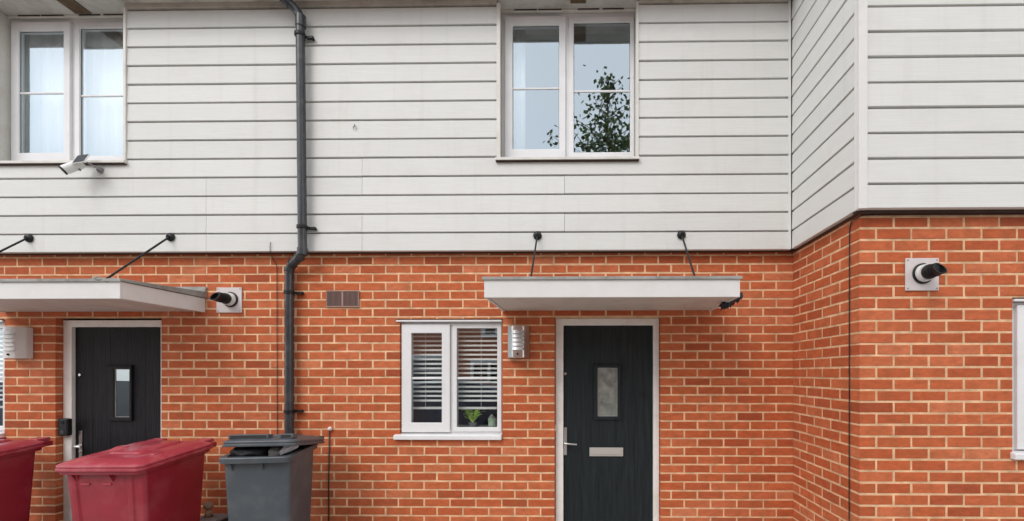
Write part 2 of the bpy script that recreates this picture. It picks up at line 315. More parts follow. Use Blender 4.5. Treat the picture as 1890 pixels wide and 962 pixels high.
# ------------------------------------------------------------------ ground
g = MB().add([(-120, -120, 0), (120, -120, 0), (120, 120, 0), (-120, 120, 0)], [(0, 1, 2, 3)]); tag(g.build('ground', M['tarmac']), kind='structure')
g = MB().add([(-20, -6.0, 0.004), (20, -6.0, 0.004), (20, 0.05, 0.004), (-20, 0.05, 0.004)], [(0, 1, 2, 3)]); tag(g.build('paved_path', M['paving']), kind='structure')  # out of view; kept pale and wide to bounce light up under the canopies
tag(MB().box(-20, 20, -6.12, -6.0, 0, 0.02).build('kerb', M['kerb']), kind='structure')

# ------------------------------------------------------------------ brickwork
ZL = uz(489.8, 0, 600)                      # a bed joint found in the photograph
XJ = ux(616.6, 0, 498)                      # an upright joint in the course below it
CP, BP = 0.0752, 0.2255
MJ = 0.0135
def cut(iv, a, b):
    out = []
    for p, q in iv:
        if b <= p or a >= q: out.append((p, q)); continue
        if a > p: out.append((p, a))
        if b < q: out.append((b, q))
    return out
def brickwork(mapf, span, ztop, openings, phase, firsts=None, depth=0.1025, flip=1):
    """mapf(u, d, z) -> world; d is the depth behind the face."""
    mb = MB()
    k0 = -int(math.ceil((ztop - ZL) / CP)); k1 = int(ZL / CP)
    for k in range(k0, k1 + 1):
        zt = ZL - k * CP - MJ / 2; zb = zt - (CP - MJ)
        if zt > ztop + 0.001: continue
        a0, a1 = span
        start = a0
        if firsts: start = firsts(k)
        br = sorted({zb, zt} | {z for o in openings for z in (o[2], o[3]) if zb + 0.004 < z < zt - 0.004})
        ph = phase(k)
        tones = {}
        for z0, z1 in zip(br[:-1], br[1:]):
            zc = (z0 + z1) / 2; iv = [(start, a1)]
            for o in openings:
                if o[2] - 0.001 < zc < o[3] + 0.001: iv = cut(iv, o[0], o[1])
            for p, q in iv:
                # joints on the running bond grid
                i = math.floor((p - ph) / BP); js = [p]
                x = ph + i * BP
                while x < q + BP:
                    if x > p + 0.05 and x < q - 0.05: js.append(x)
                    x += BP
                js.append(q)
                for n, (c, d) in enumerate(zip(js[:-1], js[1:])):
                    u0 = c + (MJ / 2 if n > 0 else 0.0); u1 = d - (MJ / 2 if n < len(js) - 2 else 0.0)
                    key = round(c, 2)
                    if key not in tones:
                        r = random.random(); r = random.uniform(0.2, 0.85) if r < 0.86 else random.choice((random.uniform(0, 0.2), random.uniform(0.85, 1)))
                        tones[key] = (r, random.random(), random.random())
                    j = lambda s=0.0012: random.uniform(-s, s)
                    dd = j(0.0010); b = 0.0022
                    uu0, uu1, zz0, zz1 = u0 + j() * (n > 0), u1 + j() * (n < len(js) - 2), z0 + j(), z1 + j()
                    s1, s2 = j(0.0012), j(0.0012)
                    vs = [mapf(uu0 + b, dd, zz0 + b + s1), mapf(uu1 - b, dd, zz0 + b + s2), mapf(uu1 - b, dd, zz1 - b + s2), mapf(uu0 + b, dd, zz1 - b + s1),
                          mapf(uu0, dd + b, zz0), mapf(uu1, dd + b, zz0), mapf(uu1, dd + b, zz1), mapf(uu0, dd + b, zz1),
                          mapf(uu0, depth, zz0), mapf(uu1, depth, zz0), mapf(uu1, depth, zz1), mapf(uu0, depth, zz1)]
                    fs = [(0, 1, 2, 3), (0, 4, 5, 1), (1, 5, 6, 2), (2, 6, 7, 3), (3, 7, 4, 0), (4, 8, 9, 5), (5, 9, 10, 6), (6, 10, 11, 7), (7, 11, 8, 4)]
                    mb.add(vs, fs, 0, tones[key])
    # mortar bed behind the faces
    zs = sorted({0.0, ztop} | {z for o in openings for z in (o[2], o[3]) if 0 < z < ztop})
    for z0, z1 in zip(zs[:-1], zs[1:]):
        zc = (z0 + z1) / 2; iv = [span]
        for o in openings:
            if o[2] - 0.001 < zc < o[3] + 0.001: iv = cut(iv, o[0], o[1])
        for p, q in iv:
            P = [mapf(u, d, z) for z in (z0, z1) for d in (0.0022, depth - 0.004) for u in (p + 0.003, q - 0.003)]
            mb.add(P, [(0, 2, 3, 1), (4, 5, 7, 6), (0, 1, 5, 4), (2, 6, 7, 3), (0, 4, 6, 2), (1, 3, 7, 5)], 1)
    return mb

YB = -0.905                                   # face of the projecting bay
XR = 0.5 * (UX(1464, 690, 1.8).x + (ux(1464, 0) + ux(1585.6, YB)) / 2 * 1.0)
XR = (ux(1464, 0) + ux(1585.6, YB)) / 2
YC, YCB = -0.08, YB - 0.08                    # faces of the boarding
XC = (ux(1461, YC) + ux(1585, YCB)) / 2
Z_CL = uz(463, YC, 760)                       # underside of the boarding
XSPLIT = ux(534, 0); XSPLITC = ux(558, YC)
ZS = uz(2.0, YC, 760)                         # soffit
XL, XRR = -8.2, 5.6
ZTOP = Z_CL + 0.06
TH = 0.0
door_m = (ux(1024, 0), ux(1219, 0), -1, uz(586.5, 0, 1120)); win_m = (ux(738, 0), ux(927, 0), uz(811, 0, 830), uz(589, 0, 830))
door_l = (ux(102.5, 0), ux(297.5, 0), -1, uz(586, 0, 200)); win_l = (ux(8, 0) - 1.15, ux(8, 0), uz(805, 0, 5), uz(590, 0, 5))
win_r = (ux(1869, YB), ux(1869, YB) + 0.9, uz(846, YB, 1880), uz(551, YB, 1880))
flat = lambda u, d, z: (u, d, z)
ph_main = lambda k: XJ + (BP / 2 if k % 2 else 0)

houseL = thing('terraced_house', (-5.3, 0, 0), 'left house, white boards over red brick with a black front door behind the red bin', 'house', world=True)
houseM = thing('terraced_house', (-0.3, 0, 0), 'middle house of the terrace with dark green front door under a flat white canopy', 'house', world=True)
houseR = thing('terraced_house', (3.6, YB, 0), 'projecting house at the right, white boards over orange brick with a square flue plate', 'house', world=True)

brickwork(flat, (XL, XSPLIT), ZTOP, [door_l, win_l], ph_main).build('brick_wall', [M['brick'], M['mortar']], houseL, tone=True)
brickwork(flat, (XSPLIT, XR + 0.02), ZTOP, [door_m, win_m], ph_main).build('brick_wall', [M['brick'], M['mortar']], houseM, tone=True)
# the bay: front wall, and the return wall whose quoins interlock with it
QH = 0.1025
fr_first = lambda k: XR if k % 2 else XR + QH + MJ * 0   # even courses start after the return brick's end
def bay_phase(k): return XR + 0.2205 if k % 2 else XR + QH + 0.0057
bf = brickwork(lambda u, d, z: (u, YB + d, z), (XR, XRR), ZTOP, [win_r], bay_phase, firsts=lambda k: XR if k % 2 else XR + 0.0)
bf.build('brick_wall', [M['brick'], M['mortar']], houseR, tone=True)
# return wall: u runs from the outer corner (0) to the inner corner
LR = -YB
ret = brickwork(lambda u, d, z: (XR + d, YB + u, z), (0.0, LR - 0.004), ZTOP, [], lambda k: (0.108 if k % 2 else 0.2205), firsts=None)
# push the return's corner bricks a hair behind the front so faces never coincide
ret.v = [(x, max(y, YB + 0.0032), z) for x, y, z in ret.v]
ret.build('side_brick_wall', [M['brick'], M['mortar']], houseR, tone=True)

# ------------------------------------------------------------------ boarding
PB = (uz(12, YC, 760) - uz(464, YC, 760)) / 13.0
def boards(mb, mapf, span, z0, ncourse, openings, joints=()):
    gv = 0.0115
    for k in range(ncourse):
        a, b = z0 + k * PB, z0 + (k + 1) * PB
        iv = [span]
        for o in openings:
            if o[2] < (a + b) / 2 < o[3]: iv = cut(iv, o[0], o[1])
        for jx, kk in joints:
            if kk == k: iv = cut(iv, jx - 0.0013, jx + 0.0013)
        for p, q in iv:
            t = (random.random(), random.random() * 5, random.random() * 5); sa, sb = random.uniform(-.0011, .0011), random.uniform(-.0011, .0011)
            if k == 0: sa = sb = 0
            w_ = random.uniform(-0.0008, 0.0008)
            prof = [(0.0 + w_, a), (0.003, a + 0.004), (0.0045, b - gv - 0.002), (0.007, b - gv), (0.029, b - gv + 0.001), (0.029, b), (0.034, b), (0.034, a)]
            prof[0] = (0.003, a); prof[1] = (0.0 + w_, a + 0.003)
            mb.loft([[mapf(p, d, z + (sa if z < b - 0.003 else 0)) for d, z in prof], [mapf(q, d, z + (sb if z < b - 0.003 else 0)) for d, z in prof]], 0, tone=t)
            # dark void behind the shadow groove is the board's own rebate
    return mb
wu_m = (ux(917.5, YC, 150), ux(1178, YC, 150)); wu_l = (ux(233, YC, 150) - (wu_m[1] - wu_m[0]), ux(233, YC, 150))
z_sill = uz(291, YC, 1046)
zo = z_sill + 0.002
op_m = (wu_m[0], wu_m[1], zo - 0.03, 9); op_l = (wu_l[0], wu_l[1], zo - 0.03, 9)
fl = lambda u, d, z: (u, YC + d, z)
# course that holds the sill is notched: boards stop level with the opening's foot
kz = int((zo - Z_CL) / PB)
jl = [(ux(380, YC), 3), (ux(380, YC), 2), (ux(380, YC), 1), (ux(380, YC), 0), (ux(-40, YC), 2)]
jm = [(ux(668, YC), 3), (ux(668, YC), 1), (ux(668, YC), 0), (ux(1042, YC), 3), (ux(1042, YC), 1), (ux(668, YC), 4)]
boards(MB(), fl, (XL, XSPLITC - 0.001), Z_CL, 13, [op_l], jl).build('cladding', M['board'], houseL, tone=True)
boards(MB(), fl, (XSPLITC + 0.001, XC - 0.012), Z_CL, 13, [op_m], jm).build('cladding', M['board'], houseM, tone=True)
ZCB = Z_CL + 0.0
mb = boards(MB(), lambda u, d, z: (u, YCB + d, z), (XC + 0.052, XRR), ZCB, 17, [])
mb.build('cladding', M['board'], houseR, tone=True)
boards(MB(), lambda u, d, z: (XC + d, YCB + u, z), (0.014, YC - YCB - 0.012), ZCB, 17, []).build('side_cladding', M['board'], houseR, tone=True)
# corner trims
ZT2 = ZCB + 17 * PB
MB().box(XC - 0.004, XC + 0.05, YCB - 0.005, YCB + 0.03, ZCB - 0.003, ZT2).build('corner_trim', M['trim'], houseR, bevel=0.003)
MB().box(XC - 0.004, XC + 0.02, YCB + 0.0302, YCB + 0.0485, ZCB - 0.003, ZT2).box(XC - 0.022, XC - 0.0045, YC - 0.012, YC + 0.02, ZCB - 0.003, ZS - 0.002).build('corner_trim', M['trim'], houseR, bevel=0.002)
# dark closure strips under the boarding, hiding the batten gap
MB().box(XL, XSPLITC, YC + 0.036, -0.003, Z_CL - 0.004, Z_CL + 0.02).build('closure_strip', M['closer'], houseL)
MB().box(XSPLITC, XR - 0.004, YC + 0.036, -0.003, Z_CL - 0.004, Z_CL + 0.02).build('closure_strip', M['closer'], houseM)
c = MB().box(XC + 0.006, XRR, YCB + 0.036, YB - 0.003, ZCB - 0.012, ZCB + 0.02)
c.box(XC + 0.034, XR - 0.003, YB - 0.003, YC + 0.03, ZCB - 0.012, ZCB + 0.02)
c.build('closure_strip', M['closer'], houseR)

# ------------------------------------------------------------------ windows
def sash(win, x0, x1, z0, z1, gx0, gx1, gz0, gz1, y, m, bar=None, name='sash', gm='glass'):
    s_ = MB().frame(x0, x1, z0, z1, gx0 - x0, x1 - gx1, gz0 - z0, z1 - gz1, y, y + 0.05)
    if bar: s_.box(gx0, gx1, y + 0.010, y + 0.030, bar - 0.009, bar + 0.009)
    o = s_.build(name, m, win, bevel=0.005)
    g_ = MB().frame(gx0 - 0.001, gx1 + 0.001, gz0 - 0.001, gz1 + 0.001, 0.004, 0.004, 0.004, 0.004, y + 0.0145, y + 0.0165)
    g_.build('gasket', M['black'], win)
    p = MB().box(gx0, gx1, y + 0.017, y + 0.0185, gz0, gz1); p.build('pane', M[gm], win)
    return o
def room(parent, x0, x1, z0, z1, y, deep=2.4, m='room'):
    r = MB(); a = 0.6; X0, X1, Z0, Z1 = x0 - a, x1 + a, z0 - 0.9, z1 + 0.25; y1 = y + deep
    P = [(X0, y, Z0), (X1, y, Z0), (X1, y, Z1), (X0, y, Z1), (X0, y1, Z0), (X1, y1, Z0), (X1, y1, Z1), (X0, y1, Z1)]
    r.add(P, [(4, 5, 6, 7), (0, 4, 7, 3), (1, 2, 6, 5), (3, 7, 6, 2)], 0).add([P[0], P[1], P[5], P[4]], [(0, 1, 2, 3)], 1)
    # inner face of the front wall round the opening
    for b in ((X0, x0, Z0, Z1), (x1, X1, Z0, Z1), (x0, x1, Z0, z0), (x0, x1, z1, Z1)): r.box(b[0], b[1], y - 0.02, y, b[2], b[3], 0)
    return r.build('room_lining', [M[m], M['roomdark']], parent)

def upper_window(house, dx, label):
    y = YC + 0.115
    X = lambda px: ux(px, y, 150) + dx
    Z = lambda py: uz(py, y, 1046)
    x0, x1 = wu_m[0] + 0.016 + dx, wu_m[1] - 0.016 + dx
    z0, z1 = z_sill + 0.01, Z(23)
    mid0, mid1 = X(1046), X(1052)
    w_ = MB().frame(x0, x1, z0, z1, 0.035, 0.028, 0.04, 0.03, y + 0.012, y + 0.07)
    w_.box(mid0 - 0.012, mid1 + 0.01, y + 0.010, y + 0.07, z0 + 0.04, z1 - 0.03)
    win = w_.build('window', M['upvc'], house, bevel=0.004)
    win['label'] = label
    sash(win, X(932), X(1044), z0 + 0.012, Z(31), X(946.5), X(1032), Z(276), Z(48), y - 0.012, M['upvc'], Z(163))
    sash(win, X(1050), x1 - 0.006, z0 + 0.012, Z(30), X(1059), X(1163), Z(281), Z(41.5), y + 0.002, M['upvc'], Z(167), 'fixed_light')
    # head trim with two dark trickle vent slots
    h = MB().box(x0, x1, y - 0.020, y + 0.07, Z(22.8), ZS - 0.002)
    h.box(X(948), X(1038), y - 0.028, y - 0.0202, Z(26), Z(18.4)).box(X(1064), X(1153), y - 0.028, y - 0.0202, Z(26), Z(18.4))
    h.build('head_trim', M['upvc_old'], win, bevel=0.003)
    for a, b in ((950, 992), (994, 1037), (1066, 1106), (1112, 1151)):
        v = MB().box(X(a), X(b), y - 0.030, y - 0.0282, Z(23.6), Z(21.2))
        v.build('trickle_vent', M['blackmatt'], win)
    RT = lambda *a: MB().box(*a).build('reveal_trim', M['upvc_old'], win, bevel=0.002)
    RT(wu_m[0] + dx - 0.004, wu_m[0] + dx + 0.028, YC - 0.010, YC + 0.02, zo - 0.006, ZS - 0.03)
    RT(wu_m[1] + dx - 0.028 + 0.01, wu_m[1] + dx + 0.004, YC - 0.010, YC + 0.02, zo - 0.006, ZS - 0.03)
    RT(wu_m[0] + dx + 0.004, wu_m[0] + dx + 0.015, YC + 0.0202, y + 0.07, zo - 0.006, ZS - 0.002)
    RT(wu_m[1] + dx - 0.015, wu_m[1] + dx - 0.004, YC + 0.0202, y + 0.07, zo - 0.006, ZS - 0.002)
    sl = MB().prism([(YC - 0.028, z_sill - 0.028), (YC - 0.028, z_sill - 0.006), (y + 0.01, z_sill + 0.009), (y + 0.01, z_sill - 0.028)], wu_m[0] + dx - 0.012, wu_m[1] + dx + 0.008)
    sl.build('sill', M['upvc_old'], win, bevel=0.002)
    MB().box(wu_m[0] + dx - 0.008, wu_m[1] + dx + 0.004, YC - 0.02, y, z_sill - 0.036, z_sill - 0.0285).build('sill_underside', M['closer'], win)
    room(house, x0, x1, z0, z1, y + 0.08, 2.6)
    # boards make good below the opening, on each side of the notch
    return win
upper_window(houseM, 0, 'upper window above the middle house, tree reflected in its right pane')
upper_window(houseL, wu_l[1] - wu_m[1], 'upper window at top left, above the security camera')
# board pieces beside/below the openings in the course cut by the sill
def notch(house, x0, x1, k):
    a, b = Z_CL + k * PB, Z_CL + (k + 1) * PB
    if zo - 0.03 < (a + b) / 2 and zo - 0.03 > a + 0.01:
        mb = MB(); prof = [(0.003, a), (0, a + 0.003), (0.004, z_sill - 0.03), (0.034, z_sill - 0.03), (0.034, a)]
        mb.loft([[fl(x0, d, z) for d, z in prof], [fl(x1, d, z) for d, z in prof]], 0, tone=(0.5, 1, 1)); mb.build('cladding_infill', M['board'], house, tone=True)
notch(houseM, wu_m[0], wu_m[1], kz); notch(houseL, wu_l[0], wu_l[1], kz)
def curtain(house, x0, x1, z0, z1, y, label):
    mb = MB(); n = 60; 
    for s in (0, 0.004):
        pass
    front = []; back = []
    for i in range(n + 1):
        x = x0 + (x1 - x0) * i / n; d = 0.009 * math.sin(i * 0.9) + 0.004 * math.sin(i * 2.3)
        front.append((x, y + d)); back.append((x, y + d + 0.003))
    prof = front + back[::-1]
    mb.prism(prof, z0, z1, 'z'); o = mb.build('curtain', M['curtain'], None, smooth=True)
    return tag(o, label, 'curtain')
curtain(houseM, ux(946, 0.1), ux(968, 0.1), z_sill + 0.02, ZS + 0.05, 0.16, 'pale curtain gathered at the left side of the upper middle window')
curtain(houseL, ux(30, 0.1), ux(262, 0.1), z_sill + 0.02, ZS + 0.05, 0.14, 'pale net curtain drawn right across the upper left window')

def lower_window(house, y, X, Z, x0, x1, z0, z1, label, dx=0):
    w_ = MB().frame(x0, x1, z0, z1, 0.032, 0.038, 0.04, 0.03, y + 0.012, y + 0.07)
    m0, m1 = X(831.5) + dx, X(836.5) + dx
    w_.box(m0, m1, y + 0.010, y + 0.07, z0 + 0.04, z1 - 0.03)
    win = w_.build('window', M['upvc'], house, bevel=0.004); win['label'] = label
    kz_ = lambda v: z0 + (Z(v) - Z(797)) * (z1 - z0) / (Z(595) - Z(797))
    sash(win, X(742) + dx, X(831) + dx, kz_(795), kz_(599), X(760) + dx, X(816) + dx, kz_(777.5), kz_(615), y - 0.012, M['upvc'], kz_(697), gm='lowglass')
    sash(win, X(835) + dx, x1 - 0.004, kz_(794), kz_(598), X(843) + dx, X(917.5) + dx, kz_(786), kz_(606), y + 0.002, M['upvc'], kz_(697), 'fixed_light', 'lowglass')
    MB().box(x0 - 0.02, x1 + 0.004, y - 0.035, y + 0.03, z1 + 0.001, z1 + 0.016).build('head_drip', M['upvc'], win, bevel=0.003)
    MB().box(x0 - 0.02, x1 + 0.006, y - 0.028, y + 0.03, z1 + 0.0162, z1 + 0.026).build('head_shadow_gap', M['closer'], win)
    sl = MB().prism([(-0.055 + y, z0 - 0.05), (-0.055 + y, z0 - 0.012), (y + 0.0, z0 - 0.001), (y + 0.06, z0 - 0.001), (y + 0.06, z0 - 0.05)], x0 - 0.035, x1 + 0.004)
    sl.build('sill', M['upvc'], win, bevel=0.005)
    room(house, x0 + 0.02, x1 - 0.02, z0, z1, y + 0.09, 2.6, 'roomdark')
    bl = MB(); 
    a0, a1 = x0 + 0.06, x1 - 0.06
    zz = z1 - 0.05; n = 0; zb = kz_(752)
    bl.box(a0, a1, y + 0.072, y + 0.107, zz, zz + 0.03)
    step = 0.041
    zz -= step * 0.6
    while zz > zb + 0.03:
        mt = Matrix.Translation((0, y + 0.089, zz)) @ Matrix.Rotation(R(58), 4, 'X')
        bl.box(a0, a1, -0.0095, 0.0095, -0.001, 0.001, mtx=mt); zz -= step; n += 1
    ob = bl.build('venetian_blind', M['slat'])
    MB().box(a0, a1, y + 0.073, y + 0.105, zb - 0.012, zb + 0.008).build('bottom_rail', M['slat'], ob, bevel=0.002)
    for f_ in (0.18, 0.82): MB().cyl((a0 + (a1 - a0) * f_, y + 0.074, zb), (a0 + (a1 - a0) * f_, y + 0.074, z1 - 0.03), 0.0015, 6).build('cord', M['slat'], ob)
    return win, ob, kz_
YW = 0.022
Xw = lambda px: ux(px, YW); Zw = lambda py: uz(py, YW, 830)
wm, blind, kzm = lower_window(houseM, YW, Xw, Zw, Xw(738), Xw(926.5), Zw(800), Zw(595), 'small ground floor window between the downpipe and the dark green door')
tag(blind, 'white venetian blind in the window left of the dark green door', 'blind')
dxl = win_l[1] - win_m[1]
wl, blind, _ = lower_window(houseL, YW, Xw, Zw, Xw(738) + dxl - 0.1, Xw(926.5) + dxl, Zw(800) + 0.005, Zw(595) + 0.005, 'ground floor window cut off by the left edge, beside the wall light', dx=dxl)
tag(blind, 'white venetian blind in the window at the far left edge', 'blind')
YWR = YB + YW
xr0 = ux(1869, YWR, 700)
wr, blind, _ = lower_window(houseR, YWR, Xw, Zw, xr0, xr0 + (Xw(926.5) - Xw(738)), uz(832, YWR, 1880), uz(558, YWR, 1880), 'ground floor window cut off by the right edge, right of the square flue plate', dx=xr0 - Xw(738))
tag(blind, 'venetian blind in the window at the right edge', 'blind')
# things on the inner sill of the middle window
def leafy(root_loc, h, n, spread, m, lf=0.05):
    mb = MB()
    for i in range(n):
        a = random.uniform(0, 2 * math.pi); r = random.uniform(0.2, 1) * spread; z = random.uniform(0.3, 1) * h
        c = Vector((root_loc[0] + r * math.cos(a), root_loc[1] + r * math.sin(a) * 0.5, root_loc[2] + z))
        d = Vector((math.cos(a), math.sin(a) * 0.5, random.uniform(0, 0.8))).normalized() * lf; s_ = Vector((-math.sin(a), math.cos(a), 0)) * lf * 0.42 + Vector((0, 0, random.uniform(-.01, .01)))
        mb.add([c - d * 0.5, c + s_ * 0.8 + Vector((0, 0, .004)), c + d * 0.5, c - s_ * 0.8], [(0, 1, 2, 3)])
        mb.tube([root_loc, ((root_loc[0] + c.x) / 2, (root_loc[1] + c.y) / 2, (root_loc[2] + c.z) / 2 + 0.01), c - d * 0.5], 0.0014, 5)
    return mb
ysi = YW + 0.098
zsi = kzm(787)
MB().box(Xw(742), Xw(925), YW + 0.0712, YW + 0.24, zsi - 0.03, zsi - 0.002).build('inner_sill', M['upvc'], wm, bevel=0.004)
xp = ux(872, ysi, 780)
pl = thing('potted_plant', (xp, ysi + 0.01, zsi), 'lime green leafy plant on the sill inside the middle window', 'plant', world=True)
MB().tube([(xp, ysi + 0.01, zsi), (xp, ysi + 0.01, zsi + 0.035)], [0.03, 0.038], 16).build('pot', M['terracotta'], pl)
leafy((xp, ysi + 0.01, zsi + 0.03), 0.13, 46, 0.10, M['leaf'], 0.06).build('foliage', M['leaf'], pl)
xq = ux(908, ysi, 770)
ct = MB().tube([(xq, ysi, zsi), (xq, ysi, zsi + 0.075)], [0.030, 0.036], 18).build('candle_pot', M['pot']); tag(ct, 'small sage green pot at the right end of the middle window sill', 'pot')
lid = MB().tube([(xq, ysi, zsi + 0.0752), (xq, ysi, zsi + 0.09), (xq, ysi, zsi + 0.105), (xq, ysi, zsi + 0.112)], [0.034, 0.024, 0.010, 0.003], 18).build('pot_contents', M['greybag'], ct)

# ------------------------------------------------------------------ doors
def handle(door, x, y, z0, z1, zl, xl):
    h = MB().box(x - 0.014, x + 0.014, y - 0.012, y, z0, z1)
    h.cyl((x, y - 0.012, zl), (x, y - 0.055, zl), 0.011, 14)
    h.tube([(x - 0.004, y - 0.05, zl), (x + 0.03, y - 0.056, zl - 0.001), (xl, y - 0.05, zl - 0.008)], [0.010, 0.0095, 0.008], 12)
    h.cyl((x, y - 0.0122, z0 + 0.06), (x, y - 0.02, z0 + 0.06), 0.009, 14)
    return h.build('handle', M['chrome'], door, bevel=0.002)
def door_glass(door, x0, x1, z0, z1, g, y, m, mg):
    f_ = MB().frame(x0, x1, z0, z1, g[0] - x0, x1 - g[1], g[2] - z0, z1 - g[3], y - 0.018, y - 0.0005)
    f_.box(x0 - 0.006, x1 + 0.006, y - 0.022, y - 0.0005, z1 + 0.0005, z1 + 0.012)
    f_.build('glazing_surround', m, door, bevel=0.006)
    b = MB().frame(g[0] - 0.002, g[1] + 0.002, g[2] - 0.002, g[3] + 0.002, 0.008, 0.008, 0.008, 0.008, y - 0.009, y - 0.0008); b.build('glass_bead', M['grp'], door)
    MB().box(g[0] + 0.004, g[1] - 0.004, y - 0.005, y - 0.001, g[2] + 0.004, g[3] - 0.004).build('glass', mg, door)
def make_door(house, x0, x1, zt, y, fw_, lab, skin, openedge):
    # frame (jambs and head), set back in the brick opening
    fr = MB(); a, b = openedge
    fr.add([], [])
    fz = zt + 0.060
    P = [(a, 0), (a, fz), (b, fz), (b, 0), (b - fw_[1], 0), (b - fw_[1], zt), (a + fw_[0], zt), (a + fw_[0], 0)]
    vs = [(x, yy, z) for yy in (y, y + 0.07) for x, z in P]
    fr.add(vs, [(0, 1, 6, 7), (1, 2, 5, 6), (2, 3, 4, 5), (8, 15, 14, 9), (9, 14, 13, 10), (10, 13, 12, 11), (0, 8, 9, 1), (1, 9, 10, 2), (2, 10, 11, 3), (7, 6, 14, 15), (6, 5, 13, 14), (5, 4, 12, 13), (0, 7, 15, 8), (3, 11, 12, 4)])
    leafy_ = MB()
    # leaf with shallow upright grooves
    lx0, lx1 = a + fw_[0] + 0.003, b - fw_[1] - 0.003; yl = y + 0.028
    nb = 5; gw = 0.0035; prof = [(lx0, yl + 0.044)]
    for i in range(nb):
        p = lx0 + (lx1 - lx0) * i / nb; q = lx0 + (lx1 - lx0) * (i + 1) / nb
        prof += [(p if i == 0 else p + gw / 2, yl), (q if i == nb - 1 else q - gw / 2, yl)]
        if i < nb - 1: prof += [(q - gw / 4, yl + 0.0014), (q + gw / 4, yl + 0.0014)]
    prof += [(lx1, yl + 0.044)]
    leafy_.prism(prof, 0.03, zt - 0.004, 'z')
    d = leafy_.build('front_door', skin, house); d['label'] = lab
    fr.build('door_frame', M['door_frame'], d, bevel=0.004)
    MB().box(a + fw_[0], b - fw_[1], y - 0.02, y + 0.069, 0.004, 0.028).build('threshold', M['chrome'], d)
    return d, yl
YD = 0.045
zt = uz(600.5, YD, 1120)
d, yl = make_door(houseM, 0, 0, zt, YD, (ux(1039.5, YD) - door_m[0] - 0.002, door_m[1] - ux(1206, YD) - 0.002), 'dark green front door of the middle house with silver letterplate', M['greendoor'], (door_m[0] + 0.003, door_m[1] - 0.003))
Xd = lambda p: ux(p, yl); Zd = lambda p: uz(p, yl, 1120)
door_glass(d, Xd(1095.5), Xd(1145.5), Zd(775), Zd(674), (Xd(1103), Xd(1139.5), Zd(768.5), Zd(679)), yl, M['greendoor'], M['frost'])
handle(d, Xd(1043.5), yl, Zd(840), Zd(789), Zd(817.5), Xd(1065))
lp = MB().box(Xd(1088), Xd(1150), yl - 0.012, yl - 0.0005, Zd(842), Zd(826)); lp.box(Xd(1091), Xd(1147), yl - 0.0185, yl - 0.0122, Zd(838.5), Zd(829.5)); lp.build('letterplate', M['plate'], d, bevel=0.004)
MB().cyl((Xd(1043.5), yl - 0.009, Zd(690)), (Xd(1043.5), yl - 0.0004, Zd(690)), 0.0115, 16).build('lock_cylinder', M['chrome'], d)
kn = MB(); cx, cz = Xd(1187), Zd(727)
kn.tube([(cx + 0.018 * math.sin(t * math.pi * 2 / 20), yl - 0.008, cz + 0.028 * math.cos(t * math.pi * 2 / 20)) for t in range(2, 19)], 0.0035, 8)
kn.cyl((cx, yl - 0.012, cz - 0.03), (cx, yl - 0.0004, cz - 0.03), 0.006, 12); kn.build('knocker', M['blackmatt'], d)
bell = MB().box(ux(1023.8, YD), ux(1029, YD), YD - 0.012, YD - 0.0005, uz(796, YD), uz(784, YD)).build('bell_push', M['upvc_old'], d, bevel=0.003)

YDL = 0.052
ztl = uz(603.5, YDL, 220)
d2, yl2 = make_door(houseL, 0, 0, ztl, YDL, (ux(132, YDL) - door_l[0] - 0.003, 0.055), 'black front door of the left house behind the red bin', M['blackdoor'], (door_l[0] + 0.003, door_l[1] - 0.003))
Xd = lambda p: ux(p, yl2); Zd = lambda p: uz(p, yl2, 220)
door_glass(d2, Xd(203), Xd(246), Zd(777), Zd(676), (Xd(214), Xd(242), Zd(770), Zd(681)), yl2, M['blackdoor'], M['clearleft'])
handle(d2, Xd(151), yl2, Zd(846), Zd(795), Zd(823), Xd(161))
MB().cyl((Xd(148.5), yl2 - 0.009, Zd(692)), (Xd(148.5), yl2 - 0.0004, Zd(692)), 0.0115, 16).build('lock_cylinder', M['chrome'], d2)
# dark halls behind both doors
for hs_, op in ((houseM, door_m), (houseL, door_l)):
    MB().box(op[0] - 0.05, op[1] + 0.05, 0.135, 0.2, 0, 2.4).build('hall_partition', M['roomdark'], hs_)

# doorbell camera on the left reveal
bx = ux(118, 0.0, 790)
db = thing('doorbell', (bx, 0.02, uz(789, 0.02, 118)), 'black rounded doorbell on the left jamb beside the black door', 'doorbell', world=True)
zb0, zb1 = uz(805, 0.0, 118), uz(773, 0.0, 118)
MB().box(ux(104, 0), ux(122, 0), 0.008, YDL - 0.001, zb0, zb1).build('casing', M['black'], db, bevel=0.012)
MB().cyl((ux(113, 0), 0.0045, zb1 - 0.035), (ux(113, 0), 0.0078, zb1 - 0.035), 0.013, 20).build('lens', M['darkglass'], db)
MB().cyl((ux(113, 0), 0.0045, zb0 + 0.035), (ux(113, 0), 0.0078, zb0 + 0.035), 0.016, 20).build('button', M['pipe'], db)

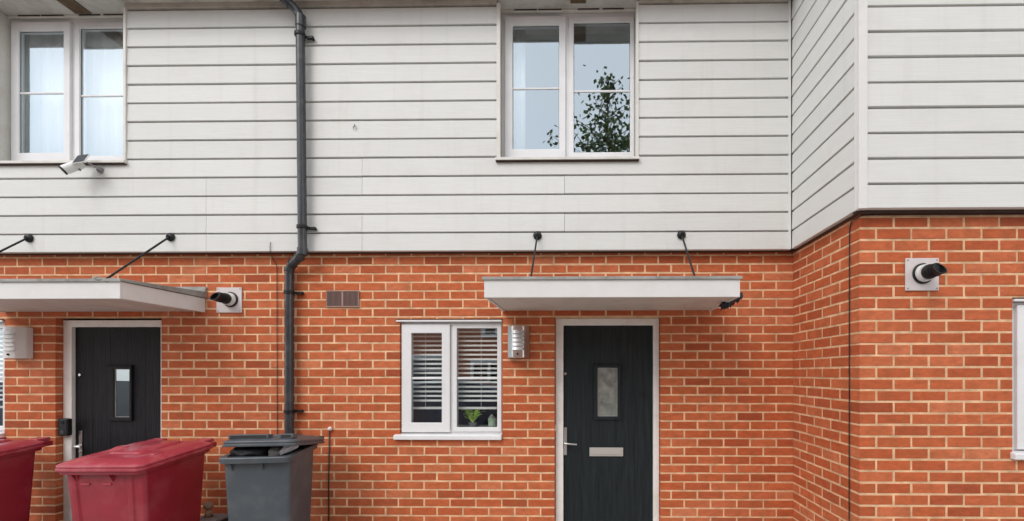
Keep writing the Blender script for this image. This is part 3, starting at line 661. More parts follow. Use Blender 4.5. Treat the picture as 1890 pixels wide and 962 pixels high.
# ------------------------------------------------------------------ soffit, gutter, roof
def eaves(house, x0, x1):
    vents = []
    MB().box(x0, x1, -0.285, 0.3, ZS, ZS + 0.012).build('soffit', M['soffit'], house)
    MB().box(x0, x1, -0.305, -0.2855, ZS - 0.010, ZS + 0.22).build('fascia', M['trim'], house)
    g_ = MB(); r = 0.056; cy, cz = -0.363, ZS + 0.16
    pr = [(cy + r * math.cos(t), cz + r * math.sin(t)) for t in [math.pi + math.pi * i / 12 for i in range(13)]]
    pr += [(cy + (r - .004) * math.cos(t), cz + (r - .004) * math.sin(t)) for t in [2 * math.pi - math.pi * i / 12 for i in range(13)]]
    g_.prism(pr, x0, x1); g_.build('gutter', M['pipe'], house)
    rf = MB().prism([(-0.37, ZS + 0.225), (-0.37, ZS + 0.245), (4.2, ZS + 2.9), (8.8, ZS + 0.17), (8.8, ZS + 0.15), (4.2, ZS + 2.86)], x0, x1); rf.build('roof', M['rooftile'], house)
    MB().box(x0, x1, 8.2, 8.4, 0, ZS + 0.1).build('rear_wall', M['farbrick'], house)
eaves(houseL, XL, XSPLITC); eaves(houseM, XSPLITC, XC - 0.003)
MB().box(XL, XL + 0.1, 0.11, 8.2, 0, ZS + 0.1).build('gable_wall', M['farbrick'], houseL)
# stained band at the head of the boarding
MB().box(XL, wu_l[0] - 0.004, YC - 0.012, YC + 0.03, Z_CL + 13 * PB + 0.001, ZS - 0.001).build('head_band', M['band'], houseL, bevel=0.002); MB().box(wu_l[1] + 0.004, XSPLITC, YC - 0.012, YC + 0.03, Z_CL + 13 * PB + 0.001, ZS - 0.001).build('head_band', M['band'], houseL, bevel=0.002)
MB().box(XSPLITC, wu_m[0] - 0.004, YC - 0.012, YC + 0.03, Z_CL + 13 * PB + 0.001, ZS - 0.001).build('head_band', M['band'], houseM, bevel=0.002); MB().box(wu_m[1] + 0.004, XC - 0.024, YC - 0.012, YC + 0.03, Z_CL + 13 * PB + 0.001, ZS - 0.001).build('head_band', M['band'], houseM, bevel=0.002)
# vents let into the soffit above the windows
p0 = U(1053, 9, -0.03).x; p1 = U(1081.5, 9, -0.03).x
MB().box(p0, p1, -0.27, -0.045, ZS - 0.008, ZS - 0.0005).build('soffit_vent', M['darkwood'], houseM)
q0 = U(132, 18.5, -0.03).x; q1 = U(162, 18.5, -0.03).x
MB().box(q0, q1, -0.28, -0.0, ZS - 0.008, ZS - 0.0005).build('soffit_vent', M['darkwood'], houseL)
# bay top
MB().box(XC - 0.3, XRR, YCB - 0.3, 6, ZT2, ZT2 + 0.2).build('roof', M['rooftile'], houseR)
MB().box(XRR - 0.1, XRR, YB + 0.11, 6, 0, ZT2).build('end_wall', M['farbrick'], houseR)
# solid back-up behind the boarding so no sky leaks in
for hs_, a, b, ops in ((houseL, XL, XSPLITC, [wu_l]), (houseM, XSPLITC, XC + 0.02, [wu_m])):
    bk = MB()
    iv = [(a, b)]
    for o in ops: iv = cut(iv, o[0] + 0.0035, o[1] - 0.0035)
    for p, q in iv: bk.box(p, q, YC + 0.0355, 0.09, zo - 0.04, ZS - 0.002)
    bk.box(a, b, YC + 0.0355, 0.09, Z_CL + 0.021, zo - 0.041)
    bk.build('backing_wall', M['blackmatt'], hs_)
MB().box(XC + 0.036, XRR, YCB + 0.0365, YB + 0.1, ZCB + 0.021, ZT2 - 0.001).box(XC + 0.036, XR + 0.1, YB + 0.1005, 0.0, ZCB + 0.021, ZT2 - 0.001).build('backing_wall', M['blackmatt'], houseR)

# ------------------------------------------------------------------ door canopies
def make_canopy(x0, x1, yf, z0, z1, rods, label, slope=0.0):
    c = thing('door_canopy', ((x0 + x1) / 2, 0, z0), label, 'canopy', 'flat canopies over the front doors', world=True)
    f_ = MB()
    t = 0.022
    f_.box(x0, x1, yf, yf + t, z0, z1)
    f_.box(x0, x0 + t, yf + t + .0005, -0.002, z0 + 0.001, z1 - 0.001); f_.box(x1 - t, x1, yf + t + .0005, -0.002, z0 + 0.001, z1 - 0.001)
    f_.build('fascia_board', M['fascia'], c, bevel=0.003)
    MB().box(x0 + t + .001, x1 - t - .001, yf + t + .001, -0.002, z0 + 0.010, z0 + 0.02).build('soffit_panel', M['under'], c)
    # sheet on top: falls a little to the front, with an overhanging drip edge and an upstand against the wall
    tp = MB()
    tp.loft([[(x, yf - 0.012, z1 - 0.004), (x, yf - 0.012, z1 + 0.018), (x, -0.02, z1 + 0.055), (x, -0.014, z1 + 0.10), (x, -0.002, z1 + 0.10), (x, -0.002, z1 + 0.002), (x, yf - 0.002, z1 + 0.002), (x, yf - 0.002, z1 - 0.004)] for x in (x0 - 0.014, x1 + 0.014)], 0)
    tp.build('roof_sheet', M['grp'], c, bevel=0.003)
    for rx, rz, ry in rods:
        zr = z1 + 0.022 + 0.037 * (ry - yf) / (-yf)
        r_ = MB().tube([(rx, YC - 0.012, rz), (rx, ry, zr)], 0.0075, 12)
        r_.box(rx - 0.016, rx + 0.016, ry - 0.03, ry + 0.02, zr - 0.016, zr - 0.004)
        r_.cyl((rx, YC - 0.03, rz - 0.003), (rx, YC - 0.018, rz), 0.013, 14)
        ro = r_.build('tie_rod', M['black'], c)
        MB().tube([(rx, YC - 0.0005, rz), (rx, YC - 0.010, rz), (rx, YC - 0.020, rz), (rx, YC - 0.026, rz)], [0.036, 0.036, 0.026, 0.012], 24).build('rosette', M['black'], ro)
    return c
YF = -0.70
zc0, zc1 = uz(549, YF, 1100), uz(515.5, YF, 1100)
make_canopy(ux(893.5, YF, 530), ux(1366, YF, 530), YF, zc0, zc1,
            [(ux(992, YC, 436), uz(435.5, YC, 992), -0.55), (ux(1257.5, YC, 434), uz(434, YC, 1257), -0.55)], 'flat white canopy on two black rods above the dark green door')
YF2 = -0.70
xr_ = ux(221.5, YF2, 530)
make_canopy(xr_ - 1.79, xr_, YF2, uz(551.5, YF2, 200), uz(519.5, YF2, 200),
            [(ux(54.5, YC, 440), uz(440, YC, 54), -0.60), (ux(315.5, YC, 438), uz(438, YC, 315), -0.60)], 'flat white canopy above the black door, cut off by the left edge')
# dark scrap caught under the right end of the middle canopy
mb = MB()
random.seed(3)
for i in range(26):
    t = i / 25; cx = ux(1364 - 28 * t, -0.42, 545); cz = uz(544 + 18 * t ** 0.8, -0.42, 1350)
    p = Vector((cx, -0.42 + random.uniform(-.04, .04), cz))
    for j in range(4):
        q = p + Vector((random.uniform(-.035, .02), random.uniform(-.03, .03), random.uniform(-.05, .015)))
        mb.tube([p, (p + q) / 2 + Vector((.004, 0, .004)), q], [0.006, 0.014, 0.002], 6)
tag(mb.build('feather_bundle', M['junk']), 'dark ragged bundle tucked under the right end of the middle canopy', 'debris')
mb = MB()
for i in range(26):
    p = U(random.uniform(166, 205), random.uniform(512, 518), -0.70); p.y += random.uniform(-0.03, 0.1)
    q = p + Vector((random.uniform(-.05, .05), random.uniform(-.03, .03), random.uniform(-.03, .02)))
    mb.tube([p, (p + q) / 2, q], [0.003, 0.009, 0.002], 5)
tag(mb.build('dry_twigs', M['grp']), 'small clump of dry leaves and twigs on the edge of the left canopy', 'twigs')

# ------------------------------------------------------------------ downpipe
def bend(pts, n=6, rad=0.09):
    pts = [Vector(p) for p in pts]; out = [pts[0]]
    for a, b, c in zip(pts[:-2], pts[1:-1], pts[2:]):
        r1 = min(rad, (b - a).length * 0.45, (c - b).length * 0.45); s_ = b + (a - b).normalized() * r1; e = b + (c - b).normalized() * r1
        for i in range(n + 1):
            t = i / n; out.append(s_.lerp(b, t).lerp(b.lerp(e, t), t))
    return out + [pts[-1]]
YP1, YP2 = YC - 0.055, -0.055
P = lambda px, py, y: U(px, py, y)
xt, xb, xlow = P(555, 60, YP1).x, P(558.5, 430, YP1).x, P(534, 600, YP2).x
dp = thing('downpipe', (xlow, YP2, 0.05), 'dark grey rainwater downpipe with a swan neck between the left and middle houses', 'downpipe', world=True)
top = P(484, -36, -0.25)
pts = [top, (xt - 0.004, YP1, P(0, 30, YP1).z), (xb, YP1, uz(468, YP1)), (xlow, YP2, uz(492, YP2)), (xlow, YP2, 0.14), (xlow, YP2 - 0.09, 0.06)]
MB().tube(bend(pts, 6, 0.07), 0.0345, 24).build('pipe', M['pipe'], dp, smooth=True)
def collar(px, y, r0, r1, r=0.040, lug=None, px2=None):
    x = (P(px, (r0 + r1) / 2, y).x); za, zb = uz(r1, y), uz(r0, y)
    c_ = MB().tube([(x, y, za), (x, y, za + 0.004), (x, y, zb - 0.004), (x, y, zb)], [r - 0.003, r, r, r - 0.003], 24)
    c_.build('socket', M['pipe'], dp, smooth=False, bevel=0.001)
for a in ((555, YP1, 25, 47), (558.5, YP1, 414, 421), (558.5, YP1, 456, 470), (534, YP2, 492, 500)): collar(*a)
def bracket(px, y, row, wall, dxp):
    x = P(px, row, y).x; z = uz(row, y)
    b = MB().tube([(x, y, z - 0.014), (x, y, z + 0.014)], 0.0425, 24)
    b.box(x - 0.012, x + 0.012, y + 0.03, wall - 0.0005, z - 0.012, z + 0.012)
    b.box(x + 0.036, x + dxp, wall - 0.034, wall - 0.012, z - 0.011, z + 0.011)
    b.cyl((x + dxp - 0.014, wall - 0.036, z), (x + dxp - 0.014, wall - 0.0005, z), 0.012, 12)
    b.build('pipe_clip', M['black'], dp, bevel=0.002)
bracket(554, YP1, 61, YC, 0.095); bracket(558, YP1, 418, YC, 0.095); bracket(534, YP2, 539, 0, 0.098); bracket(534, YP2, 760, 0, 0.095)
# elbow sleeves
for pth in ([top.lerp(Vector(pts[1]), 0.62), top.lerp(Vector(pts[1]), 0.72)], [Vector(pts[3]).lerp(Vector(pts[2]), 0.18), Vector(pts[3]).lerp(Vector(pts[2]), 0.28)], [Vector(pts[3]).lerp(Vector(pts[2]), 0.72), Vector(pts[3]).lerp(Vector(pts[2]), 0.82)]):
    MB().tube(pth, 0.0395, 24).build('elbow_ring', M['pipe'], dp, smooth=False)

# ------------------------------------------------------------------ flues
def make_flue(y, px0, px1, r0, r1, cx, cz, label, out=0.16, rs=1.0):
    X = lambda p: ux(p, y, 520); Z = lambda p: uz(p, y, (px0 + px1) / 2)
    fl_ = thing('boiler_flue', ((X(px0) + X(px1)) / 2, y, Z(r1)), label, 'flue', 'boiler flues through the brick walls', world=True)
    MB().box(X(px0), X(px1), y - 0.010, y - 0.0005 - 0.001, Z(r1), Z(r0)).build('wall_plate', M['flueplate'], fl_, bevel=0.003)
    for a in (X(px0) + 0.014, X(px1) - 0.014):
        for b in (Z(r0) - 0.014, Z(r1) + 0.014): MB().cyl((a, y - 0.0125, b), (a, y - 0.0102, b), 0.005, 10).build('screw', M['grp'], fl_)
    c = Vector((X(cx), 0, Z(cz)))
    A = lambda d: (c.x, y - d, c.z)
    MB().tube([A(0.0102), A(0.018), A(0.022)], [0.067 * rs, 0.067 * rs, 0.061 * rs], 32).build('seal_ring', M['black'], fl_, bevel=0.001)
    MB().tube([A(0.0222), A(0.052)], [0.056 * rs, 0.054 * rs], 32).build('white_collar', M['camwhite'], fl_)
    n = MB().tube([A(0.0522), A(0.060), A(0.062), A(0.076), A(0.078), A(0.095)], [0.043 * rs, 0.043 * rs, 0.047 * rs, 0.047 * rs, 0.042 * rs, 0.041 * rs], 28)
    # slanted, hollow outlet
    rings = []
    rr = 0.038 * rs; k = 28
    for rad, end in ((rr, 0), (rr, 1), (rr - 0.007, 1), (rr - 0.007, 0)):
        ring = []
        for i in range(k):
            t = 2 * math.pi * i / k; dx_, dz_ = rad * math.cos(t), rad * math.sin(t)
            d_ = 0.0952 if not end else out - 0.026 * (dz_ / rr)
            if end == 0 and rad < rr: d_ = 0.0958
            ring.append((c.x + dx_, y - d_, c.z + dz_))
        rings.append(ring)
    n.loft(rings, 0, (True, True))
    for q_ in (0.104, 0.118, 0.132):
        if q_ < out - 0.03: n.tube([A(q_), A(q_ + 0.006)], [0.0425 * rs, 0.0425 * rs], 28)
    n.build('nozzle', M['black'], fl_, bevel=0.001)
    return fl_
make_flue(YB, 1669.5, 1731, 477, 537, 1700.5, 506, 'black round flue on a square pale plate high on the right bay wall', 0.15, 1.0)
make_flue(0.0, 401, 447.5, 531, 577.5, 427.5, 553.5, 'black flue on a square pale plate at the right end of the left canopy', 0.175, 1.0)

# ------------------------------------------------------------------ air vent in the brickwork
X = lambda p: ux(p, 0, 550); Z = lambda p: uz(p, 0, 633)
av = thing('air_vent', (X(633), 0, Z(567)), 'brown louvred vent set in the brick to the right of the downpipe', 'vent', world=True)
MB().frame(X(603), X(663.5), Z(567.5), Z(537), 0.007, 0.007, 0.010, 0.007, -0.012, -0.0012).box(X(631.5), X(634.5), -0.012, -0.0012, Z(567.5) + 0.0105, Z(537) - 0.0075).build('vent_frame', M['ventedge'], av, bevel=0.002)
lv = MB()
for a, b in ((X(603) + 0.008, X(631.5) - 0.001), (X(634.5) + 0.001, X(663.5) - 0.008)):
    n = 12
    lv.box(a, b, -0.003, -0.0012, Z(567.5) + 0.011, Z(537) - 0.008)
    for i in range(n): 
        x = a + (b - a) * (i + 0.5) / n; lv.box(x - 0.003, x + 0.003, -0.010, -0.0032, Z(567.5) + 0.011, Z(537) - 0.008)
lv.build('louvres', M['vent'], av)

# ------------------------------------------------------------------ wall lights
def make_light(loc, label, w_=0.186, h=0.272, body=None, front=None):
    l_ = thing('wall_light', loc, label, 'wall light', 'louvred wall lights beside the doors')
    hw = w_ / 2
    pr = [(-hw, -0.001), (-hw, -0.045), (-hw * 0.96, -0.056), (-hw * 0.62, -0.085)]
    arc = [(hw * 0.62 * math.cos(t), -0.085 - 0.018 * math.sin(t)) for t in [math.pi - math.pi * i / 10 for i in range(11)]]
    pr = [(-hw, -0.001), (-hw, -0.045), (-hw * 0.96, -0.056)] + arc + [(hw * 0.96, -0.056), (hw, -0.045), (hw, -0.001)]
    MB().prism(pr, 0, h, 'z').build('body', body or M['chrome'], l_, bevel=0.004)
    dfr = MB()
    n = 5; zs0, zs1 = h * 0.24, h * 0.88
    for i in range(n):
        z0 = zs0 + (zs1 - zs0) * i / n; z1 = z0 + (zs1 - zs0) / n * 0.82
        r0 = 0.62
        def arcp(f_, yo): return [(hw * f_ * math.cos(t), -0.090 - yo - 0.018 * math.sin(t)) for t in [math.pi - math.pi * k / 10 for k in range(11)]]
        bot = [(x, y, z0) for x, y in arcp(0.56, 0.009)] + [(x, -0.088, z0) for x, y in reversed(arcp(0.60, 0))]
        tp = [(x, y, z1) for x, y in arcp(0.58, 0.0)] + [(x, -0.088, z1) for x, y in reversed(arcp(0.58, 0))]
        dfr.loft([bot, tp])
    dfr.build('louvre', front or M['camwhite'], l_)
    MB().sphere((0, -0.106, h * 0.12), 0.0095, 14, 8).build('sensor', M['black'], l_, smooth=True)
    return l_
lx = (ux(938, 0, 630) + ux(977, -0.05, 630)) / 2
lm = make_light((ux(957, -0.05, 630), 0, uz(661, -0.03, 957)), front=M['louvre_metal'], label='brushed steel louvred wall light between the small window and the dark green door')
make_light((ux(30.5, -0.05, 630), 0, uz(662, -0.03, 30)), 'pale louvred wall light between the left edge window and the black door', body=M['fascia'], w_=0.175, h=0.272)

# ------------------------------------------------------------------ security camera with solar panel
y = -0.17
cp = lambda a, b, yy=y: U(a, b, yy)
base = U(187, 316, YC)
sc = thing('security_camera', base, 'small white security camera with solar panel below the upper left window', 'security camera', world=True)
MB().cyl(U(186, 315, YC - 0.0005), U(186, 315, YC - 0.012), 0.026, 20).tube([U(186, 315, YC - 0.012), U(184, 313, YC - 0.03), U(172, 306, -0.14), U(160, 299.5, -0.165)], [0.007, 0.007, 0.006, 0.006], 12).build('arm', M['greyslab'], sc, smooth=False)
a, b = cp(118, 314, -0.22), cp(153, 301, -0.15)
MB().tube([a, a.lerp(b, 0.06), a.lerp(b, 0.85), b], [0.034, 0.036, 0.036, 0.026], 24).build('housing', M['camwhite'], sc, smooth=False, bevel=0.002)
dv = (a - b).normalized()
MB().tube([a + dv * 0.0004, a + dv * 0.012], [0.0345, 0.036], 24).build('front_lens', M['black'], sc)
MB().tube([cp(140, 305), cp(144, 311), cp(148, 314)], [0.008, 0.008, 0.009], 10).tube([a.lerp(b, .25), cp(127, 320, -0.2)], [0.006, 0.009], 10).build('swivel', M['greyslab'], sc)
p0, p1, p2, p3 = cp(132, 302, -0.23), cp(155, 298.5, -0.23), cp(165, 284, -0.15), cp(143, 287, -0.15)
nrm = (p1 - p0).cross(p3 - p0).normalized(); nrm = nrm if nrm.z > 0 else -nrm
MB().loft([[p - nrm * 0.008 for p in (p0, p1, p2, p3)], [p for p in (p0, p1, p2, p3)]]).build('panel_frame', M['camwhite'], sc, bevel=0.002)
ce = (p0 + p1 + p2 + p3) / 4
q = [ce + (p - ce) * 0.90 + nrm * 0.0006 for p in (p0, p1, p2, p3)]
MB().loft([q, [p + nrm * 0.0014 for p in q]]).build('solar_cells', M['solar'], sc)

# ------------------------------------------------------------------ cables and small fixings
def cable(pts, r, name, label, m='cable'):
    mb = MB().tube(bend(pts, 4, 0.02) if len(pts) > 2 else pts, r, 8); return tag(mb.build(name, M[m], smooth=True), label, 'cable')
cable([U(499.5, 447, YC - 0.006), U(498.5, 452, YC - 0.009), U(498.5, 464, YC - 0.008), U(500, 470, -0.06), U(505, 480, -0.008), U(511, 490, -0.007), U(511.5, 700, -0.007), U(512, 960, -0.007), (ux(512, -0.007), -0.007, 0.02)], 0.0026, 'cable', 'thin black cable hanging from the boards just left of the downpipe')
o = cable([U(608, 793, -0.008), U(607, 880, -0.008), (ux(607, -0.008), -0.008, 0.02)], 0.005, 'cable', 'black cable with a white cap, right of the grey bin')
MB().sphere(U(609, 791.5, -0.016), 0.018, 14, 10).build('cap', M['camwhite'], o, smooth=True)
cy = YB + 0.065
ycab = UX(1568, 430, XR - 0.007).y
cable([(XRR, YB - 0.008, uz(397, YB, 1700)), (XR + 0.10, YB - 0.008, uz(397.5, YB, 1620)), (XR + 0.01, YB - 0.008, uz(398.5, YB, 1590)), (XR - 0.008, YB + 0.01, uz(401, YB, 1585)), (XR - 0.008, ycab - 0.02, UX(1572, 408, XR).z), (XR - 0.008, ycab, UX(1568, 425, XR).z), (XR - 0.008, ycab + 0.004, 0.02)], 0.0036, 'cable', 'long black cable down the corner of the right bay')
mb = MB().tube([U(654, 229, YC - 0.012), U(655, 232, YC - 0.014), U(652, 235, YC - 0.012), U(652.5, 239, YC - 0.008)], [0.003, 0.007, 0.004, 0.002], 8)
mb.cyl(U(654, 231, YC + 0.004), U(654, 231, YC - 0.014), 0.003, 8)
tag(mb.build('cable_clip', M['grp']), 'tiny grey hook fixed to a board between downpipe and upper middle window', 'hook')
mb = MB().cyl(U(1441, 443, YC + 0.003), U(1441, 443, YC - 0.003), 0.0015, 6)

# ------------------------------------------------------------------ wheeled bins
def rrect(cx, cy, w_, d_, r, z, n=5, zf=None):
    pts = []
    for qx, qy, a0 in ((1, 1, 0), (-1, 1, 90), (-1, -1, 180), (1, -1, 270)):
        for i in range(n + 1):
            a = R(a0 + 90 * i / n); x = cx + qx * (w_ / 2 - r) + r * math.cos(a); y_ = cy + qy * (d_ / 2 - r) + r * math.sin(a)
            pts.append((x, y_, z if zf is None else z + zf(y_)))
    return pts
def make_bin(loc, rz, w_, dp_, hf, hb, mbody, mlid, label, cat, group, lid_open=0.0, rib=True, deep_lid=None):
    """local frame: front of the lid at y=0, back towards +y; hf/hb = rim height at front/back."""
    b = thing('wheeled_bin', loc, label, cat, group, rz)
    tilt = lambda y_: (hb - hf) * (y_ / dp_)
    bw, bd, by = w_ - 0.052, dp_ - 0.10, 0.05 + (dp_ - 0.10) / 2
    body = MB(); rings = []
    for t in (0, 0.02, 0.25, 0.5, 0.75, 0.93, 1.0):
        z = 0.07 + (hf - 0.07 - 0.025) * t; k = 0.88 + 0.12 * t; kd = 0.80 + 0.20 * t
        rings.append(rrect(0, by + (1 - kd) * bd * 0.10, bw * k * (0.97 if t == 0 else 1), bd * kd * (0.97 if t == 0 else 1), 0.026, z, zf=(lambda y_, t=t: tilt(y_) * t)))
    body.loft(rings)
    # sunk front panel edges: two upright ribs and gussets below the rim
    fy = lambda t: by + (1 - (0.80 + 0.20 * t)) * bd * 0.10 - bd * (0.80 + 0.20 * t) / 2
    xx = lambda t, f_: f_ * bw * (0.88 + 0.12 * t) / 2
    if rib:
        for f_ in (-0.80, 0.62):
            for t0, t1 in ((0.05, 0.97),):
                pts = []
                for t in (t0, t1):
                    z = 0.07 + (hf - 0.095) * t
                    pts.append([(xx(t, f_) - 0.020, fy(t) + 0.004, z), (xx(t, f_) - 0.010, fy(t) - 0.008, z), (xx(t, f_) + 0.022, fy(t) - 0.008, z), (xx(t, f_) + 0.034, fy(t) + 0.004, z)])
                body.loft(pts)
    bo = body.build('body', mbody, b, bevel=0.004, angle=28)
    # rim band
    rim = MB(); rr = 0.05
    rings = [rrect(0, dp_ / 2, w_ - 0.055, dp_ - 0.05, rr - .012, hf - 0.055, zf=tilt), rrect(0, dp_ / 2, w_ - 0.02, dp_ - 0.02, rr, hf - 0.050, zf=tilt), rrect(0, dp_ / 2, w_ - 0.012, dp_ - 0.012, rr, hf - 0.014, zf=tilt), rrect(0, dp_ / 2, w_ - 0.02, dp_ - 0.02, rr, hf - 0.006, zf=tilt),
             rrect(0, dp_ / 2, w_ - 0.09, dp_ - 0.09, rr - .02, hf - 0.006, zf=tilt), rrect(0, dp_ / 2, w_ - 0.10, dp_ - 0.10, rr - .02, hf - 0.05, zf=tilt)]
    rings[0], rings[1] = rings[1], rings[0]
    rings = [rrect(0, dp_ / 2, w_ - 0.070, dp_ - 0.06, rr - .015, hf - 0.050, zf=tilt)] + [rings[0]] + rings[2:]
    rim.loft(rings, 0, (False, False)); rim.build('rim', mbody, b, bevel=0.003, angle=25)
    for f_ in (-0.36, 0.10):
        gs = MB(); x = f_ * bw; gs.prism([(fy(1) + 0.006, hf - 0.055), (fy(1) - 0.030, hf - 0.052), (fy(1) + 0.002, hf - 0.105)], x - 0.004, x + 0.004)
        gs.build('gusset', mbody, b)
    # handle bar along the back, wheels and axle
    hz = hb - 0.01
    MB().tube([(-w_ * 0.42, dp_ + 0.055, hz), (w_ * 0.42, dp_ + 0.055, hz)], 0.014, 12).box(-w_ * 0.44, -w_ * 0.40, dp_ - 0.02, dp_ + 0.06, hz - 0.02, hz + 0.02).box(w_ * 0.40, w_ * 0.44, dp_ - 0.02, dp_ + 0.06, hz - 0.02, hz + 0.02).box(-0.02, 0.02, dp_ - 0.02, dp_ + 0.05, hz - 0.02, hz + 0.018).build('handle', mbody, b, bevel=0.004)
    for s_ in (-1, 1):
        wx = s_ * (w_ * 0.40)
        wh = MB().tube([(wx - 0.024, dp_ - 0.03, 0.1), (wx - 0.018, dp_ - 0.03, 0.1), (wx + 0.018, dp_ - 0.03, 0.1), (wx + 0.024, dp_ - 0.03, 0.1)], [0.088, 0.1, 0.1, 0.088], 28).build('wheel', M['tyre'], b)
        MB().tube([(wx - 0.026, dp_ - 0.03, 0.1), (wx + 0.026, dp_ - 0.03, 0.1)], 0.05, 20).build('hub', mbody, wh)
    MB().cyl((-w_ * 0.4, dp_ - 0.03, 0.1), (w_ * 0.4, dp_ - 0.03, 0.1), 0.011, 12).build('axle', M['blackmatt'], b)
    # lid, built flat then turned about the hinge
    skx = 0.028 if lid_open > 0 else 0
    ld = MB(); T = Matrix.Translation((0, dp_ + 0.01, hb + 0.004)) @ Matrix.Rotation(-lid_open - math.atan2(hb - hf, dp_), 4, 'X') if False else Matrix.Translation((skx, dp_ + 0.01 + skx * 0.8, hb + 0.002)) @ Matrix.Rotation(math.atan2(hb - hf, dp_) - lid_open, 4, 'X') @ Matrix.Translation((0, -(dp_ + 0.01), 0))
    tr = lambda pts: [T @ Vector(p) for p in pts]
    cy_ = dp_ / 2
    lip = [rrect(0, cy_, w_ + 0.004, dp_ + 0.014, 0.055, -0.027), rrect(0, cy_, w_ + 0.011, dp_ + 0.022, 0.055, -0.023), rrect(0, cy_, w_ + 0.011, dp_ + 0.022, 0.055, -0.011), rrect(0, cy_, w_ - 0.002, dp_ + 0.010, 0.055, -0.008), rrect(0, cy_, w_ - 0.004, dp_ + 0.012, 0.055, -0.004), rrect(0, cy_, w_ + 0.004, dp_ + 0.02, 0.056, 0.004), rrect(0, cy_, w_, dp_ + 0.016, 0.055, 0.012), rrect(0, cy_, w_ - 0.02, dp_ - 0.004, 0.05, 0.018), rrect(0, cy_, w_ - 0.04, dp_ - 0.03, 0.05, 0.024),
           rrect(0, cy_ + 0.01, w_ - 0.13, dp_ - 0.12, 0.05, 0.040), rrect(0, cy_ + 0.01, w_ - 0.17, dp_ - 0.16, 0.05, 0.043)]
    ld.loft([tr(r_) for r_ in lip])
    lo = ld.build('lid', mlid, b, bevel=0.002, angle=20)
    # two raised fins with grip slots along the lid's front, a raised strip down the middle and hinge knuckles
    fx = MB(); mtx = T
    fx.loft([tr(rrect(-0.0, cy_ + 0.05, w_ * 0.42, dp_ * 0.58, 0.03, 0.0435)), tr(rrect(0, cy_ + 0.05, w_ * 0.38, dp_ * 0.54, 0.03, 0.053))])
    fx.build('raised_panel', mlid, lo, bevel=0.003)
    for s_ in (-0.32, 0.32): MB().box(w_ * s_ - 0.05, w_ * s_ + 0.05, dp_ - 0.03, dp_ + 0.065, 0.003, 0.034, mtx=T).build('hinge', mlid, lo, bevel=0.008)
    return b, T
red_h = dict(w_=0.60, dp_=0.60, hf=0.965, hb=1.03)
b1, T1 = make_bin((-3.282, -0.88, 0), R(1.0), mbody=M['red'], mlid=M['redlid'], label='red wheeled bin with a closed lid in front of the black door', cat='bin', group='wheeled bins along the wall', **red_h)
# moulded grips and marks only where this bin shows them
gp = MB()
for a0, a1, yy in ((-0.17, -0.07, 0.22), (-0.02, 0.14, 0.20)):
    pass
lid1 = [c for c in b1.children if c.name.startswith('lid')][0]
gp.loft([[T1 @ Vector(p) for p in rrect(-0.15, 0.30, 0.10, 0.10, 0.02, 0.044)], [T1 @ Vector(p) for p in rrect(-0.15, 0.31, 0.06, 0.06, 0.02, 0.062)]])
gp.build('lid_grip', M['redlid'], lid1, bevel=0.003); gp = MB()
gp.loft([[T1 @ Vector(p) for p in rrect(0.235, 0.42, 0.035, 0.12, 0.01, 0.022)], [T1 @ Vector(p) for p in rrect(0.235, 0.42, 0.028, 0.10, 0.01, 0.036)]])
gp.build('lid_grip', M['redlid'], lid1, bevel=0.003); gp = MB()
gp.loft([[T1 @ Vector(p) for p in rrect(0.215, 0.20, 0.05, 0.10, 0.015, 0.030)], [T1 @ Vector(p) for p in rrect(0.215, 0.20, 0.035, 0.08, 0.012, 0.046)]])
gp.build('lid_grip', M['redlid'], lid1, bevel=0.003)
for x in (-0.135, 0.015):
    MB().box(x - 0.030, x + 0.030, 0.050, 0.0578, 0.835, 0.850).build('moulded_mark', M['redlid'], b1, bevel=0.002)
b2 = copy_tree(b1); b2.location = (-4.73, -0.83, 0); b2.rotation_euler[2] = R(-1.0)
rb = MB(); pts = []
for t in (0.05, 0.97):
    k = 0.88 + 0.12 * t; z = 0.07 + (0.965 - 0.095) * t; x = 0.497 * k / 2; y0 = 0.30
    pts.append([(x - 0.003, y0 - 0.02, z), (x + 0.007, y0 - 0.012, z), (x + 0.007, y0 + 0.012, z), (x - 0.003, y0 + 0.02, z)])
rb.loft(pts).build('side_rib', M['redlid'], b2, bevel=0.002)
tag(b2, 'red wheeled bin cut off by the left edge below the wall light')
b3, T3 = make_bin((-2.335, -0.735, 0), R(8), 0.495, 0.48, 1.015, 1.05, M['grey'], M['grey'], 'dark grey wheeled bin with overflowing rubbish under the downpipe', 'bin', 'wheeled bins along the wall', lid_open=R(11), rib=False)
fr_ = MB()
yy = 0.085
fr_.tube(bend([(-0.11, yy - 0.006, 0.70), (-0.09, yy - 0.012, 0.765), (0.09, yy - 0.012, 0.765), (0.11, yy - 0.006, 0.70)], 5, 0.03), 0.007, 10)
fr_.build('moulded_emblem', M['grey'], b3)
# grips on the propped lid; dark boxes paint in the shade of their slots
lid3 = [c for c in b3.children if c.name.startswith('lid')][0]
for x0, x1 in ((-0.215, 0.050), (0.12, 0.215)):
    MB().box(x0, x1, 0.022, 0.085, 0.026, 0.060, mtx=T3).build('grip', M['grey'], lid3, bevel=0.006)
    MB().box(x0 + 0.016, x1 - 0.016, 0.0205, 0.030, 0.034, 0.053, mtx=T3).box(x0 + 0.016, x1 - 0.016, 0.034, 0.070, 0.0585, 0.0612, mtx=T3).build('slot_shade', M['blackmatt'], lid3)
